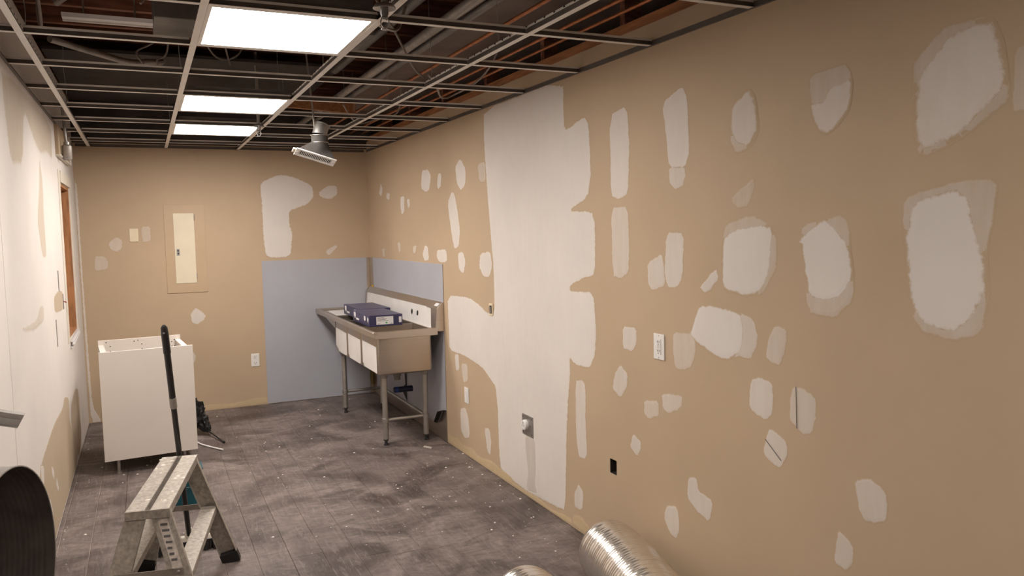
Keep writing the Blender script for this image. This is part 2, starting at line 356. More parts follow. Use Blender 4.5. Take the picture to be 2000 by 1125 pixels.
    (0.7, 9, 0, [(5.164, 0.307), (5.061, 0.338), (5.007, 0.273), (4.985, 0.146), (5.077, 0.109), (5.163, 0.149)]),
    (0.7, 9, 0, [(4.73, 0.269), (4.642, 0.282), (4.613, 0.206), (4.636, 0.1), (4.686, 0.118)]),
    (0.7, 9, 0, [(3.502, 0.789), (3.438, 0.806), (3.396, 0.786), (3.402, 0.582), (3.391, 0.434), (3.417, 0.397), (3.481, 0.395), (3.504, 0.516)]),
    (0.7, 9, 0, [(3.531, 0.186), (3.486, 0.253), (3.433, 0.227), (3.446, 0.119), (3.529, 0.114)]),
]
PATCH_BACK = [
    (0.95, 18, 0, [(0.983, 2.036), (1.157, 2.111), (1.294, 2.089), (1.454, 2.01), (1.468, 1.901), (1.4, 1.83), (1.235, 1.775), (1.234, 1.643), (1.259, 1.572), (1.231, 1.35), (1.012, 1.348), (0.991, 1.508), (0.992, 1.833)]),
    (0.8, 14, 0, [(1.508, 1.948), (1.596, 2.01), (1.683, 2.01), (1.689, 1.924), (1.615, 1.876), (1.52, 1.9)]),
    (0.6, 12, 0, [(1.548, 1.397), (1.647, 1.452), (1.67, 1.432), (1.58, 1.348)]),
    (0.5, 16, 0, [(-0.274, 1.515), (-0.202, 1.574), (-0.159, 1.543), (-0.163, 1.473), (-0.209, 1.439), (-0.256, 1.468)]),
    (0.38, 16, 0, [(-0.009, 1.655), (0.062, 1.659), (0.066, 1.529), (-0.002, 1.515), (-0.013, 1.578)]),
    (0.4, 16, 0, [(-0.377, 1.419), (-0.293, 1.408), (-0.271, 1.353), (-0.285, 1.3), (-0.384, 1.284)]),
    (0.78, 16, 0, [(0.392, 0.938), (0.479, 0.863), (0.453, 0.808), (0.392, 0.779), (0.348, 0.807), (0.344, 0.88)]),
    (0.6, 12, 0, [(0.305, 0.559), (0.355, 0.541), (0.378, 0.493), (0.349, 0.427), (0.299, 0.431)]),
    (0.75, 12, 0, [(-0.493, 2.054), (-0.47, 2.003), (-0.473, 1.333), (-0.466, 0.642), (-0.459, 0.138), (-0.394, -0.016), (-0.478, -0.005), (-0.483, 0.469), (-0.486, 1.247)]),
]
PATCH_LEFT = [
    (0.62, 45, 0, [(3.878, 2.297), (5.855, 2.31), (5.793, 2.05), (5.512, 2.083), (5.121, 2.034), (4.924, 2.066), (4.527, 2.196), (4.362, 1.916), (3.968, 1.889), (3.876, 2.153)]),  # bare tan, strengthened to carry the shading near the ceiling
    (0.6, 16, 0, [(5.062, 2.029), (5.146, 1.879), (5.095, 1.693), (5.105, 1.469), (4.907, 1.468), (4.79, 1.637), (4.797, 1.687), (4.972, 1.869)]),
    (0.9, 8, 0, [(5.34, 1.23), (5.63, 1.249), (5.891, 1.227), (5.842, 1.112), (5.687, 1.113), (5.331, 1.134)]),
    (0.4, 18, 0, [(3.977, 1.187), (4.484, 1.178), (4.658, 1.235), (4.804, 1.223), (4.781, 1.142), (4.358, 1.136), (4.05, 1.165)]),
    (0.9, 12, 0, [(5.563, 0.592), (5.848, 0.538), (5.805, 0.374), (6.33, 0.07), (6.029, 0.0), (4.254, 0.017), (4.217, 0.271), (4.186, 0.456), (4.268, 0.508), (4.909, 0.562), (5.445, 0.549)]),
    (0.8, 22, 1, [(5.957, 0.465), (6.353, 0.51), (6.653, 0.447), (6.65, 0.07), (6.305, -0.019), (5.865, 0.291)]),
    (-0.85, 7, 1, [(4.25, 0.513), (4.378, 0.472), (4.339, 0.386), (4.252, 0.425)]),
    (-0.85, 7, 1, [(4.671, 0.4), (4.77, 0.346), (4.762, 0.291), (4.675, 0.344)]),
    (-0.85, 7, 1, [(4.868, 0.282), (4.955, 0.191), (4.905, 0.184), (4.828, 0.243)]),
    (-0.85, 7, 1, [(4.531, 0.276), (4.627, 0.164), (4.544, 0.095), (4.455, 0.193)]),
]

# ------------------------------------------------------------------ room shell
def wall(name, axis, face, out, u0, u1, z0, z1, mat, holes=()):
    """flat wall whose room-side face lies at `face`; out = outward thickness (signed); holes: (u0,u1,z0,z1,depth)"""
    us = sorted({u0, u1, *[h[0] for h in holes], *[h[1] for h in holes]}); zs = sorted({z0, z1, *[h[2] for h in holes], *[h[3] for h in holes]})
    sg = 1 if out > 0 else -1
    def P(u, t, z): return (face+t, u, z) if axis == 0 else (u, face+t, z)
    m = MB()
    def hole(u, z):
        for h in holes:
            if h[0] < u < h[1] and h[2] < z < h[3]: return h
    for a, b in zip(us, us[1:]):
        for c, d in zip(zs, zs[1:]):
            h = hole((a+b)/2, (c+d)/2)
            if not h:
                m.add([P(a,0,c), P(b,0,c), P(b,0,d), P(a,0,d)], [(0,1,2,3)])
            elif h[4] < abs(out):
                t = sg*h[4]; m.add([P(a,t,c), P(b,t,c), P(b,t,d), P(a,t,d)], [(0,1,2,3)])
    for h in holes:
        a, b, c, d = h[:4]; t = sg*min(h[4], abs(out))
        q = [(a,c), (b,c), (b,d), (a,d)]
        for (p, r), (p2, r2) in zip(q, q[1:]+q[:1]):
            m.add([P(p,0,r), P(p2,0,r2), P(p2,t,r2), P(p,t,r)], [(0,1,2,3)])
    for (p, r), (p2, r2) in (((u0,z0),(u1,z0)), ((u1,z0),(u1,z1)), ((u1,z1),(u0,z1)), ((u0,z1),(u0,z0))):
        m.add([P(p,0,r), P(p2,0,r2), P(p2,out,r2), P(p,out,r)], [(0,1,2,3)])
    if not any(h[4] >= abs(out) for h in holes):
        m.add([P(u0,out,z0), P(u1,out,z0), P(u1,out,z1), P(u0,out,z1)], [(0,1,2,3)])
    return tag(m.build(name, mat), kind='structure')
YF = -2.6
WY0, WY1, WZ0, WZ1 = 6.20, 6.885, 0.875, 1.945
wall_right = wall('wall_right', 0, XR, .10, YF, D, 0, 2.42, 'tan', [(3.118, 3.176, .398, .468, .085)])
wall_left = wall('wall_left', 0, XL, -.12, YF, D, 0, 2.68, 'skim', [(WY0, WY1, WZ0, WZ1, .12), (3.592, 3.600, 0.0, 2.1, .012)])
wall_back = wall('wall_back', 1, D, .10, XL-.12, XR+.62, 0, 3.05, 'tan')
wall_front = wall('wall_front', 1, YF, -.10, XL-.12, XR+.62, 0, 3.05, 'tan')
wall_beyond = wall('wall_beyond', 0, XR+.52, .10, YF, D, 2.3, 3.05, 'gypsum')
floor = tag(MB().box(XL-.12, XR+.10, YF, D+.1, -.06, -.009).build('floor', 'subfloor'), kind='structure')
ceiling = tag(MB().box(XL-.12, XR+.62, YF-.1, D+.1, 3.05, 3.12).build('ceiling', 'deck'), kind='structure')

# floor planks (each one its own piece), dark laminate laid along the room
PW = 0.1493
k0 = math.floor((XL-.724)/PW)
offs = {0: 4.17, 1: 4.92, 3: 3.63}
for k in range(k0, 40):
    xa, xb = max(.724+k*PW, XL), min(.724+(k+1)*PW, XR)
    if xb-xa < .004: 
        if .724+k*PW > XR: break
        continue
    start = offs.get(k, rnd.uniform(0, 1.22)); start = start % 1.22
    ya = 1.9
    cuts = [ya]+[start+1.22*i for i in range(8) if ya+.05 < start+1.22*i < D-.02]+[D]
    for y0, y1 in zip(cuts, cuts[1:]):
        g, c = .0004, .0022
        m = MB()
        x0_, x1_, y0_, y1_ = xa+g, xb-g, y0+g, y1-g
        m.add([(x0_,y0_,-.009),(x1_,y0_,-.009),(x1_,y1_,-.009),(x0_,y1_,-.009),
               (x0_,y0_,-c),(x1_,y0_,-c),(x1_,y1_,-c),(x0_,y1_,-c),
               (x0_+c,y0_+c,0),(x1_-c,y0_+c,0),(x1_-c,y1_-c,0),(x0_+c,y1_-c,0)],
              [(0,1,5,4),(1,2,6,5),(2,3,7,6),(3,0,4,7),(4,5,9,8),(5,6,10,9),(6,7,11,10),(7,4,8,11),(8,9,10,11)])
        pk = m.build('floor_plank', 'floor', floor)
        if rnd.random() < .8:
            pk.data.materials.append(MT['dustline'])
            for f in pk.data.polygons:
                if .2 < f.normal.z < .95 and f.normal.x > .2: f.material_index = 1

# joint-compound patches: thin, slightly raised skins with feathered, ragged edges
def resample(poly, step):
    n = len(poly); P = [Vector(p) for p in poly]; pts = []
    for i in range(n):                                   # one round of corner cutting, then even spacing
        a, b = P[i], P[(i+1) % n]
        pts += [a.lerp(b, .16), a.lerp(b, .84)]
    out = []
    for i in range(len(pts)):
        a, b = pts[i], pts[(i+1) % len(pts)]
        k = max(1, int((b-a).length/step))
        out += [a.lerp(b, j/k) for j in range(k)]
    return out
def area(p): return sum(a.x*b.y-b.x*a.y for a, b in zip(p, p[1:]+p[:1]))/2
def patch(parent, place, spec, mat, name='compound_patch'):
    s, fe, la, poly = spec
    s = abs(s); poly = [(u, max(z, .004)) for u, z in poly]
    p = resample(poly, .014)
    if area(p) < 0: p.reverse()
    n = len(p)
    per = sum((a-b).length for a, b in zip(p, p[1:]+p[:1])); fe = min(fe/1000*1.5, abs(area(p))/per*.75)
    nor = []
    for i in range(n):
        d = (p[(i+2) % n]-p[i-2]).normalized(); nor.append(Vector((-d.y, d.x)))
    wob = [rnd.uniform(-.0022, .0022) for _ in range(n)]
    rings = [[p[i]-nor[i]*(fe*.25-wob[i]) for i in range(n)], [p[i]+nor[i]*(fe*.25+wob[i]) for i in range(n)], [p[i]+nor[i]*fe*.8 for i in range(n)]]
    rings = [[Vector((q.x, max(q.y, .002))) for q in r] for r in rings]
    hs = [.0002+.0006*la, .0008+.0008*la, .0014+.001*la]
    cs = [0.0, .5, 1.0]
    vs, cv = [], []
    for r, h, c in zip(rings, hs, cs):
        for q in r: vs.append(place(q.x, q.y, h)); cv.append((c, s, 0, 1))
    fs = []
    for r in range(2):
        for i in range(n):
            j = (i+1) % n; fs.append((r*n+i, r*n+j, (r+1)*n+j, (r+1)*n+i))
    for t in tessellate_polygon([[Vector((q.x, q.y, 0)) for q in rings[2]]]): fs.append(tuple(2*n+i for i in t))
    me = bpy.data.meshes.new(name); me.from_pydata(vs, [], fs)
    at = me.color_attributes.new('mud', 'FLOAT_COLOR', 'POINT')
    at.data.foreach_set('color', [x for c in cv for x in c])
    me.materials.append(MT[mat])
    o = bpy.data.objects.new(name, me); COL.objects.link(o); o.parent = parent; BASE[o.name] = (0, 0, 0)
    return o
on_right = lambda u, z, h: (XR-h, u, z)
on_left = lambda u, z, h: (XL+h, u, z)
on_back = lambda u, z, h: (u, D-h, z)
MB().box(XL+.001, XR+.51, D-.012, D-.0005, H+.03, 3.045).build('unpainted_board', 'soffit', wall_back)
for q in PATCH_RIGHT: patch(wall_right, on_right, q, 'mud' if q[0] > 0 else 'dingy')
for q in PATCH_BACK: patch(wall_back, on_back, q, 'mud')
for q in PATCH_LEFT: patch(wall_left, on_left, q, 'bare_shade' if q[0] > 0 else 'mud', 'bare_and_shade_patch' if q[0] > 0 else 'compound_patch')
# strips of torn paper and glue where the baseboard was pulled off
def strip(u0, u1, z1, seed):
    r = random.Random(seed); top = []; k = int((u1-u0)/.09)
    for i in range(k+1): top.append((u0+(u1-u0)*i/k, z1*r.uniform(.7, 1.25)))
    return (.5, 10, 0, [(u0, .004), (u1, .004)]+top[::-1])
patch(wall_right, on_right, strip(2.55, 3.55, .075, 1), 'glue', 'glue_strip')
patch(wall_right, on_right, strip(3.56, 4.3, .03, 2), 'glue', 'glue_strip')
patch(wall_right, on_right, strip(4.3, 5.42, .07, 3), 'glue', 'glue_strip')
patch(wall_back, on_back, strip(.28, .965, .06, 4), 'glue', 'glue_strip')
m = MB().box(XR+.0005, XR+.084, 3.1185, 3.1755, .3985, .4675); m.f = [f for f in m.f if f != (3, 0, 4, 7)]
m.build('cutout_shade', 'hole', wall_right)  # near-black lining puts the deep cavity's shade into colour
def crack(u0, z0, u1, z1):
    MB().beam((XR-.0036, u0, z0), (XR-.0036, u1, z1), (0, 1, .3), .002, .0012).build('crack', 'ink', wall_right)
crack(1.986, 1.023, 1.981, 0.881)
crack(2.131, 0.809, 2.053, 0.751)

# baseboard-height kerb and framing above the walls
plate = tag(MB().box(XR+.012, XR+.10, YF, D-.002, 2.421, 2.468).build('top_plate', 'lumber', base=(XR+.05, 2.5, 2.421)),
            'orange lumber top plate lying along the top of the patched wall', 'lumber')
y = 2.35
i = 0
while y < D-.2:
    MB().box(XR+.10, XR+.19, y, y+.042, 2.30, 3.05).build('stud', 'joist', wall_beyond)
    y += .813
y = 2.42
while y < D-.06:
    MB().box(XL-.118, XR+.50, y, y+.042, 2.80, 3.05).build('joist', 'joist', ceiling)
    y += .406
MB().box(1.48, XR+.515, YF+.01, D-.013, 2.66, 2.68).build('soffit_board', 'gypsum', ceiling)
MB().box(XL+.002, 1.30, 5.52, D-.013, 2.70, 2.72).build('soffit_board', 'soffit', ceiling)

# ------------------------------------------------------------------ window opening in the left wall
win = tag(MB().box(XL-.119, XL-.105, WY0-.0, WY1, WZ0, WZ1).build('window_1', 'wood'), kind='structure')
for (a, b, c, d, nm) in ((WY1-.018, WY1-.0005, WZ0, WZ1, 'jamb'), (WY0+.0005, WY0+.018, WZ0, WZ1, 'jamb'), (WY0+.018, WY1-.018, WZ1-.018, WZ1-.0005, 'head_jamb'), (WY0+.018, WY1-.018, WZ0+.0005, WZ0+.018, 'sill_board')):
    MB().box(XL-.104, XL-.002, a, b, c, d).build(nm, 'wood', win)
MB().box(XL, XL+.004, WY0-.13, WY0-.002, WZ0-.02, 2.03).build('casing', 'casing', win, bevel=.003)
MB().box(XL, XL+.012, WY0-.012, WY1+.05, WZ1+.004, 2.03).build('head_casing', 'casing', win, bevel=.003)
MB().box(XL, XL+.008, WY1+.004, WY1+.07, WZ0-.03, WZ1+.004).build('casing', 'casing', win, bevel=.002)
for dz, k in ((-.012, .012), (-.03, .018), (-.05, .008)):
    MB().beam((XL+k, WY0+.03, WZ0+dz-.01), (XL+k, WY1-.06, WZ0+dz+.012), (1, 0, .3), .012, .01).build('torn_sill_paper', 'print', win)
chase = thing('wall_chase', (XL, 6.45, 2.12), 'tan painted box chase high on the wall in the far corner', 'wall chase')
MB().box(XL, XL+.02, 6.03, 6.86, 2.125, 2.322).build('face', 'tan', chase)
MB().box(XL, XL+.032, 6.86, 6.90, 2.115, 2.322).build('edge_bead', 'casing', chase, bevel=.003)
MB().box(XL, XL+.030, 6.03, 6.86, 2.115, 2.127).build('edge_bead', 'casing', chase, bevel=.003)
jb = thing('conduit_body', (XL+.02, 6.2, 2.09), 'grey metal conduit fitting hanging from a pipe above the window opening', 'conduit fitting')
m = MB(); m.tube([(XL+.055, 6.20, 2.10), (XL+.055, 6.20, 2.112), (XL+.055, 6.205, 2.195), (XL+.055, 6.205, 2.205)], .03, 14, rfn=lambda t: .022 if t in (0, 1) else .031)
m.build('body', 'conduit', jb, smooth=True)
MB().tube([(XL+.055, 6.205, 2.2), (XL+.05, 6.2, 2.26), (XL+.042, 6.19, 2.50)], .010, 10).build('conduit_pipe', 'galv', jb, smooth=True)
MB().lathe([(.017, 0), (.017, .02)], (XL+.054, 6.204, 2.203), (0, 0, 1), 14).build('lock_nut', 'galv', jb)

# ------------------------------------------------------------------ suspended ceiling grid
grid = thing('ceiling_grid', (.7, 3.0, H), 'white suspended ceiling grid with most of its squares left open', 'ceiling grid')
def tee_profile(w=.024, h=.040):
    return [(-w/2, 0), (w/2, 0), (w/2, .0015), (.0012, .0015), (.0012, h-.009), (.004, h-.009), (.004, h), (-.004, h), (-.004, h-.009), (-.0012, h-.009), (-.0012, .0015), (-w/2, .0015)]
def runner(i):
    x = X1+SX*i
    r = MB().prism([(x+a, H+b) for a, b in tee_profile(.025, .034)], YF+.02, D-.003, 1).build('main_runner', 'grid', grid)
    m = MB(); yy = 1.9                                    # slots punched through the top bulb
    while yy < D-.1:
        m.box(x-.0046, x+.0046, yy, yy+.012, H+.0285, H+.0346); yy += .0762
    tag(m.build('slots', 'hole', r), kind='stuff')
    return r
def shade_tone(o, z=.0016):  # web faces coloured dark as shaded, bulb faces pale as lit
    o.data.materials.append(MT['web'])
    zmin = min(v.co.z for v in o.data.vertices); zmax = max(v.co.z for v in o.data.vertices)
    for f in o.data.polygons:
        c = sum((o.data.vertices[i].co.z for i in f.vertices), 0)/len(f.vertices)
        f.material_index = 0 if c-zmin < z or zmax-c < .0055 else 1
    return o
runners = [shade_tone(runner(i)) for i in range(4)]
xs = [XL+.001]+[X1+SX*i for i in range(4)]+[XR-.001]
proto = {}
for j in range(-6, 8):
    for i in range(5):
        if j < -1 and i != 2: continue
        yy = Y0+SY*j; xa, xb = xs[i]+(.0135 if i else 0), xs[i+1]-(.0135 if i < 4 else 0)
        if i not in proto:
            t = MB().prism([(yy+a, H+.0004+b) for a, b in tee_profile(.024, .028)], xa, xb, 0).build('cross_tee', 'grid', grid); shade_tone(t); proto[i] = (t, yy)
        else:
            t = proto[i][0].copy(); COL.objects.link(t); t.parent = grid; t.location.y = yy-proto[i][1]; BASE[t.name] = BASE[grid.name]
for nm, sx, x in (('wall_angle', -1, XR), ('wall_angle', 1, XL)):  # dark colour of the wall angles stands for the shadow line at the walls
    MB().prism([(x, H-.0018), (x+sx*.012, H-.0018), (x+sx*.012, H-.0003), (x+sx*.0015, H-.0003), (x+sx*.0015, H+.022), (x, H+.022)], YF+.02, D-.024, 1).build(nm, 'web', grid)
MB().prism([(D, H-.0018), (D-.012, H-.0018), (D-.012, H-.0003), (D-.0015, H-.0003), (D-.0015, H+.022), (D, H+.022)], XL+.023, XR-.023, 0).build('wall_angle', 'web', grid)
for i, yy in ((0, 3.6), (0, 5.4), (1, 4.5), (2, 3.8), (2, 5.1), (3, 3.1), (3, 3.95), (3, 4.75), (3, 5.6), (1, 6.4)):
    x = X1+SX*i
    MB().tube(curve([(x, yy, H+.032), (x+.004, yy+.01, H+.12), (x-.003, yy, H+.25), (x, yy+.02, 2.80 if yy < 5.4 else 2.70)], 4), .0017, 6).build('hanger_wire', 'conduit', grid)

# lit panels
def light_panel(j, label):
    x0, x1 = X1+SX+.0135, X1+2*SX-.0135; y0, y1 = Y0+SY*j+.013, Y0+SY*(j+1)-.013
    p = thing('ceiling_light', ((x0+x1)/2, (y0+y1)/2, H), label, 'ceiling light', 'lit square panels in the ceiling grid')
    m = MB(); w = .014
    for a in ((x0, x1, y0, y0+w), (x0, x1, y1-w, y1), (x0, x0+w, y0+w, y1-w), (x1-w, x1, y0+w, y1-w)): m.box(*a, H+.001, H+.012)
    m.build('frame', 'grid', p)
    MB().box(x0+w, x1-w, y0+w, y1-w, H+.003, H+.0075).build('diffuser', 'lit', p)
    MB().prism([(x0+.004, H+.0125), (x1-.004, H+.0125), (x1-.03, H+.055), (x0+.03, H+.055)], y0+.004, y1-.004, 1).build('housing', 'galv_dull', p)
light_panel(0, 'nearest and largest lit square panel in the ceiling grid')
light_panel(3, 'middle lit square panel of the three in the ceiling grid')
light_panel(5, 'farthest lit square panel of the three, closest to the tan end wall')
light_panel(-5, 'added lit panel out of view above the viewer, brightening the near patched wall')  # added lamp, out of view, to brighten the near right wall

# sprinklers
def sprinkler(x, y, H, label):
    s = thing('sprinkler', (x, y, H-.055), label, 'sprinkler', 'pendent sprinklers in the ceiling grid')
    MB().tube([(x, y, H+.02), (x, y, 2.79)], .011, 12).build('drop_pipe', 'conduit', s, smooth=True)
    MB().lathe([(.013, .036), (.030, .030), (.037, .020), (.037, .016), (.026, .018), (.014, .022)], (x, y, H), n=28, closed=True).build('escutcheon', 'galv', s, smooth=True)
    MB().lathe([(.012, .03), (.013, .0), (.010, -.008), (.012, -.012), (.006, -.016)], (x, y, H), n=14).build('body', 'galv_dull', s, smooth=True)
    for q in (-1, 1):
        MB().tube(curve([(x+q*.009, y, H-.012), (x+q*.014, y, H-.028), (x+q*.004, y, H-.046)], 4), .0022, 6).build('frame_arm', 'galv', s, smooth=True)
    MB().lathe([(.003, -.044), (.013, -.048), (.013, -.0495), (.003, -.050)], (x, y, H), n=18).build('deflector', 'galv', s)
sprinkler(.748, 2.547, 2.278, 'metal sprinkler head hanging beside the nearest lit ceiling panel')
sprinkler(.748, 5.624, 2.278, 'small metal sprinkler head beside the farthest lit ceiling panel')

# ------------------------------------------------------------------ clutter above the grid
def pipe(name, pts, r, mat, label, cat, group=None, smooth=True, bends=0):
    return tag(MB().tube([Vector(p)-Vector((0, 0, 0)) for p in (curve(pts, bends) if bends else pts)], r, 10).build(name, mat, base=pts[0], smooth=smooth), label, cat, group)
pipe('copper_pipe', [(1.825, 1.2, 2.50), (1.825, D-.013, 2.50)], .008, 'copper', 'thin copper pipe above the grid, the one farther from the patched wall', 'pipe')
pipe('copper_pipe', [(1.937, 1.2, 2.50), (1.937, D-.013, 2.50)], .008, 'copper', 'thin copper pipe above the grid, closest to the patched wall', 'pipe')
pipe('copper_pipe', [(1.54, 1.2, 2.50), (1.55, D-.013, 2.50)], .009, 'copper', 'copper pipe above the grid beside the bundle of grey pipes', 'pipe')
pipe('steel_pipe', [(1.345, 1.2, 2.56), (1.35, D-.013, 2.56)], .024, 'conduit', 'thick grey steel pipe running above the grid toward the end wall', 'pipe')
pipe('steel_pipe', [(1.43, 1.2, 2.56), (1.43, D-.013, 2.56)], .020, 'galv_dull', 'grey steel pipe beside the thick one above the grid', 'pipe')
pipe('steel_pipe', [(1.25, 1.2, 2.68), (1.25, 5.5, 2.68)], .028, 'galv_dull', 'dark steel pipe highest among the pipes above the grid', 'pipe')
for k, yy in enumerate((3.05, 4.2, 5.3)):
    pass
dct = thing('air_duct', (.6, 4.32, 2.60), 'dark sheet metal air duct crossing above the nearest lit panel', 'air duct')
MB().box(.10, 1.16, 4.14, 4.52, 2.60, 2.79).build('duct_body', 'galv_dull', dct, bevel=.004)
MB().box(.585, .615, 4.13, 4.53, 2.592, 2.797).build('duct_joint', 'galv_dull', dct)
ls = thing('strip_fixture', (-.1, 4.30, 2.59), 'unlit white strip fixture above the grid near the plastered side wall', 'strip light')
MB().prism([(4.27, 2.60), (4.33, 2.60), (4.338, 2.618), (4.262, 2.618)], -.29, .098, 0).build('housing', 'print', ls)
MB().box(-.29, .098, 4.325, 4.337, 2.593, 2.60).build('lip', 'melamine_edge', ls)
for x in (-.2, .02): MB().tube([(x, 4.3, 2.617), (x, 4.3, 2.80)], .004, 6).build('hanger_rod', 'conduit', ls)
pipe('flexible_conduit', [(-.31, 4.28, 2.66), (-.24, 4.22, 2.69), (-.1, 4.2, 2.70), (.10, 4.12, 2.69)], .016, 'conduit', 'pale flexible conduit lying over the unlit strip fixture', 'conduit', bends=6)
pipe('flexible_conduit', [(-.383, 4.775, 2.60), (-.2, 5.03, 2.60), (-.02, 5.275, 2.605), (.09, 5.36, 2.63), (.16, 5.50, 2.66), (.17, 5.515, 2.68)], .018, 'conduit', 'long grey conduit slanting across the open grid squares by the side wall', 'conduit', bends=6)
def cable(pts, r, mat, label): pipe('loose_cable', pts, r, mat, label, 'cable', bends=7)
cable([(-.34, 3.55, 2.80), (-.33, 3.62, 2.62), (-.33, 3.75, 2.50), (-.34, 3.9, 2.45), (-.36, 4.0, 2.55), (-.36, 4.1, 2.80)], .006, 'cable', 'looping grey cable above the grid square at the top near corner')
cable([(-.28, 3.95, 2.60), (-.22, 4.02, 2.66), (-.12, 4.05, 2.70), (-.05, 4.06, 2.80)], .006, 'cable', 'short grey cable curling up in front of the unlit strip fixture')
cable([(.04, 3.62, 2.52), (.10, 3.66, 2.60), (.17, 3.66, 2.64), (.24, 3.62, 2.80)], .005, 'cable', 'thin curved cable left of the nearest lit panel')
cable([(.05, 4.62, 2.47), (.02, 4.66, 2.54), (.10, 4.70, 2.60), (.15, 4.68, 2.66), (.15, 4.66, 2.80)], .005, 'cable', 'kinked wire tail hanging left of the runner by the nearest panel')
cable([(.13, 4.72, 2.46), (.12, 4.74, 2.52), (.17, 4.76, 2.57), (.20, 4.75, 2.79)], .005, 'cable', 'bent wire tail hanging close to the runner behind the nearest panel')
cable([(.30, 4.60, 2.72), (.42, 4.75, 2.56), (.55, 4.82, 2.60), (.62, 4.9, 2.79)], .005, 'cable', 'drooping wire behind the nearest lit panel above the open square')
cable([(.40, 4.56, 2.79), (.45, 4.66, 2.66), (.49, 4.78, 2.55), (.50, 4.80, 2.53)], .005, 'cable', 'straight wire hanging down behind the nearest lit panel')
cable([(.86, 3.15, 2.42), (.96, 3.27, 2.42), (1.05, 3.38, 2.45), (1.10, 3.42, 2.56)], .007, 'conduit', 'stiff grey wire slanting away from the nearest sprinkler head')
cable([(1.08, 3.95, 2.79), (1.20, 3.95, 2.60), (1.31, 3.98, 2.42), (1.38, 4.02, 2.375)], .006, 'cable', 'grey wire dropping to the runner beside the grey pipes')
cable([(1.42, 4.06, 2.40), (1.55, 4.3, 2.39), (1.70, 4.62, 2.378), (1.80, 4.66, 2.41), (1.86, 4.4, 2.46), (1.88, 4.2, 2.56), (1.86, 4.1, 2.66)], .006, 'cable', 'long cable sagging in a loop near the patched wall above the grid')
cable([(1.30, 5.5, 2.45), (1.42, 5.75, 2.39), (1.52, 5.9, 2.38), (1.66, 5.9, 2.42), (1.78, 5.8, 2.46), (1.785, 5.7, 2.66)], .006, 'cable', 'sagging cable loop farther off above the far end of the grid')
tag(MB().beam((.86, 5.75, 2.50), (1.49, 5.96, 2.50), (0, 0, 1), .085, .04).build('timber_offcut', 'lumber', base=(1.2, 5.86, 2.46)), 'orange timber offcut lying above the grid behind the hanging vent', 'lumber')
for x in (.95, 1.42): pipe('support_wire', [(x, 5.78+(x-.86)*.333, 2.54), (x, 5.78+(x-.86)*.333, 2.70 if x < 1.3 else 2.80)], .002, 'conduit', 'wire holding up the %s end of the orange timber offcut' % ('near' if x < 1.3 else 'wall'), 'wire')

# ------------------------------------------------------------------ hanging duct boot with register
vent = thing('hanging_vent', (1.03, 5.2, 2.0), 'galvanized duct boot with a white slotted register hanging below the grid', 'vent')
BX, BY = 1.072, 5.22
def ring(c, r, n, tilt=0):
    return [(c[0]+r*math.cos(2*math.pi*i/n), c[1]+r*math.sin(2*math.pi*i/n), c[2]+tilt*math.cos(2*math.pi*i/n)) for i in range(n)]
m = MB(); N = 40
rc = Vector((1.033, 5.19, 2.058)); ru = Vector((.958, 0, -.288)); rv = Vector((.10, .86, -.42)); rv = (rv-ru*rv.dot(ru)).normalized(); rn = ru.cross(rv)  # points up, into the boot
def rect_pt(q, a, b):
    c, s = math.cos(q), math.sin(q); k = 1/max(abs(c)/a, abs(s)/b, 1e-6); return rc+ru*c*k+rv*s*k
loops = []
for t in (0, .12, .45, .8, 1):
    e = t*t*(3-2*t); lp = []
    for i in range(N):
        q = 2*math.pi*i/N
        a = rect_pt(q, .120, .038)+Vector((0, 0, .004))
        b = Vector((BX+.052*math.cos(q), BY+.052*math.sin(q), 2.150-.010*math.cos(q)))
        p = a.lerp(b, t); p.z = a.z+(b.z-a.z)*(t if t < .9 else 1)
        lp.append(tuple(p))
    loops.append(lp)
vs = [p for l in loops for p in l]
m.add(vs, [(r*N+i, r*N+(i+1) % N, (r+1)*N+(i+1) % N, (r+1)*N+i) for r in range(4) for i in range(N)])
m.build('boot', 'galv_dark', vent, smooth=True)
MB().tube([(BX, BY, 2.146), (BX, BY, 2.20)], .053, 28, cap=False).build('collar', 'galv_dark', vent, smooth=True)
for z in (2.150, 2.196): MB().lathe([(.053, 0), (.057, .002), (.057, .005), (.053, .007)], (BX, BY, z), n=28).build('crimp_ring', 'galv', vent, smooth=True)
MB().tube([(BX, BY, 2.203), (BX+.008, BY+.004, 2.235), (BX+.022, BY+.012, 2.268)], .047, 28, cap=False).build('round_duct', 'galv', vent, smooth=True)
MB().lathe([(.0475, 0), (.051, .002), (.051, .006), (.0475, .008)], (BX+.022, BY+.012, 2.264), (.4, .2, 1), 28, closed=True).build('crimp_ring', 'galv', vent, smooth=True)
MB().lathe([(.046, 0), (.046, .004)], (BX+.010, BY+.006, 2.238), (.3, .15, 1), 24).build('duct_inside', 'inside_shade', vent)  # dark disc stands for the shade inside the open duct
MB().tube([(BX-.075, BY-.02, 2.80), (BX-.03, BY-.0, 2.25)], .006, 6).build('strap', 'conduit', vent)
reg = MB()
def rbox(mb, a0, a1, b0, b1, c0, c1):
    mb.hexa([rc+ru*a+rv*b+rn*c for c in (c0, c1) for a, b in ((a0, b0), (a1, b0), (a1, b1), (a0, b1))]); return mb
for a in ((-.13, -.105, -.042, .042), (.105, .13, -.042, .042), (-.105, .105, -.042, -.026), (-.105, .105, .026, .042)): rbox(reg, *a, -.004, .004)
rg = reg.build('register_plate', 'plate', vent, bevel=.0015)
for i in range(20):
    a = -.105+.21*(i+.5)/20; rbox(MB(), a-.0019, a+.0019, -.026, .026, -.0025, .003).build('louver', 'plate', rg)
rbox(MB(), -.104, .104, -.0255, .0255, .0034, .0042).build('slot_shade', 'hole', rg)  # black sheet stands for the shade behind the louvers
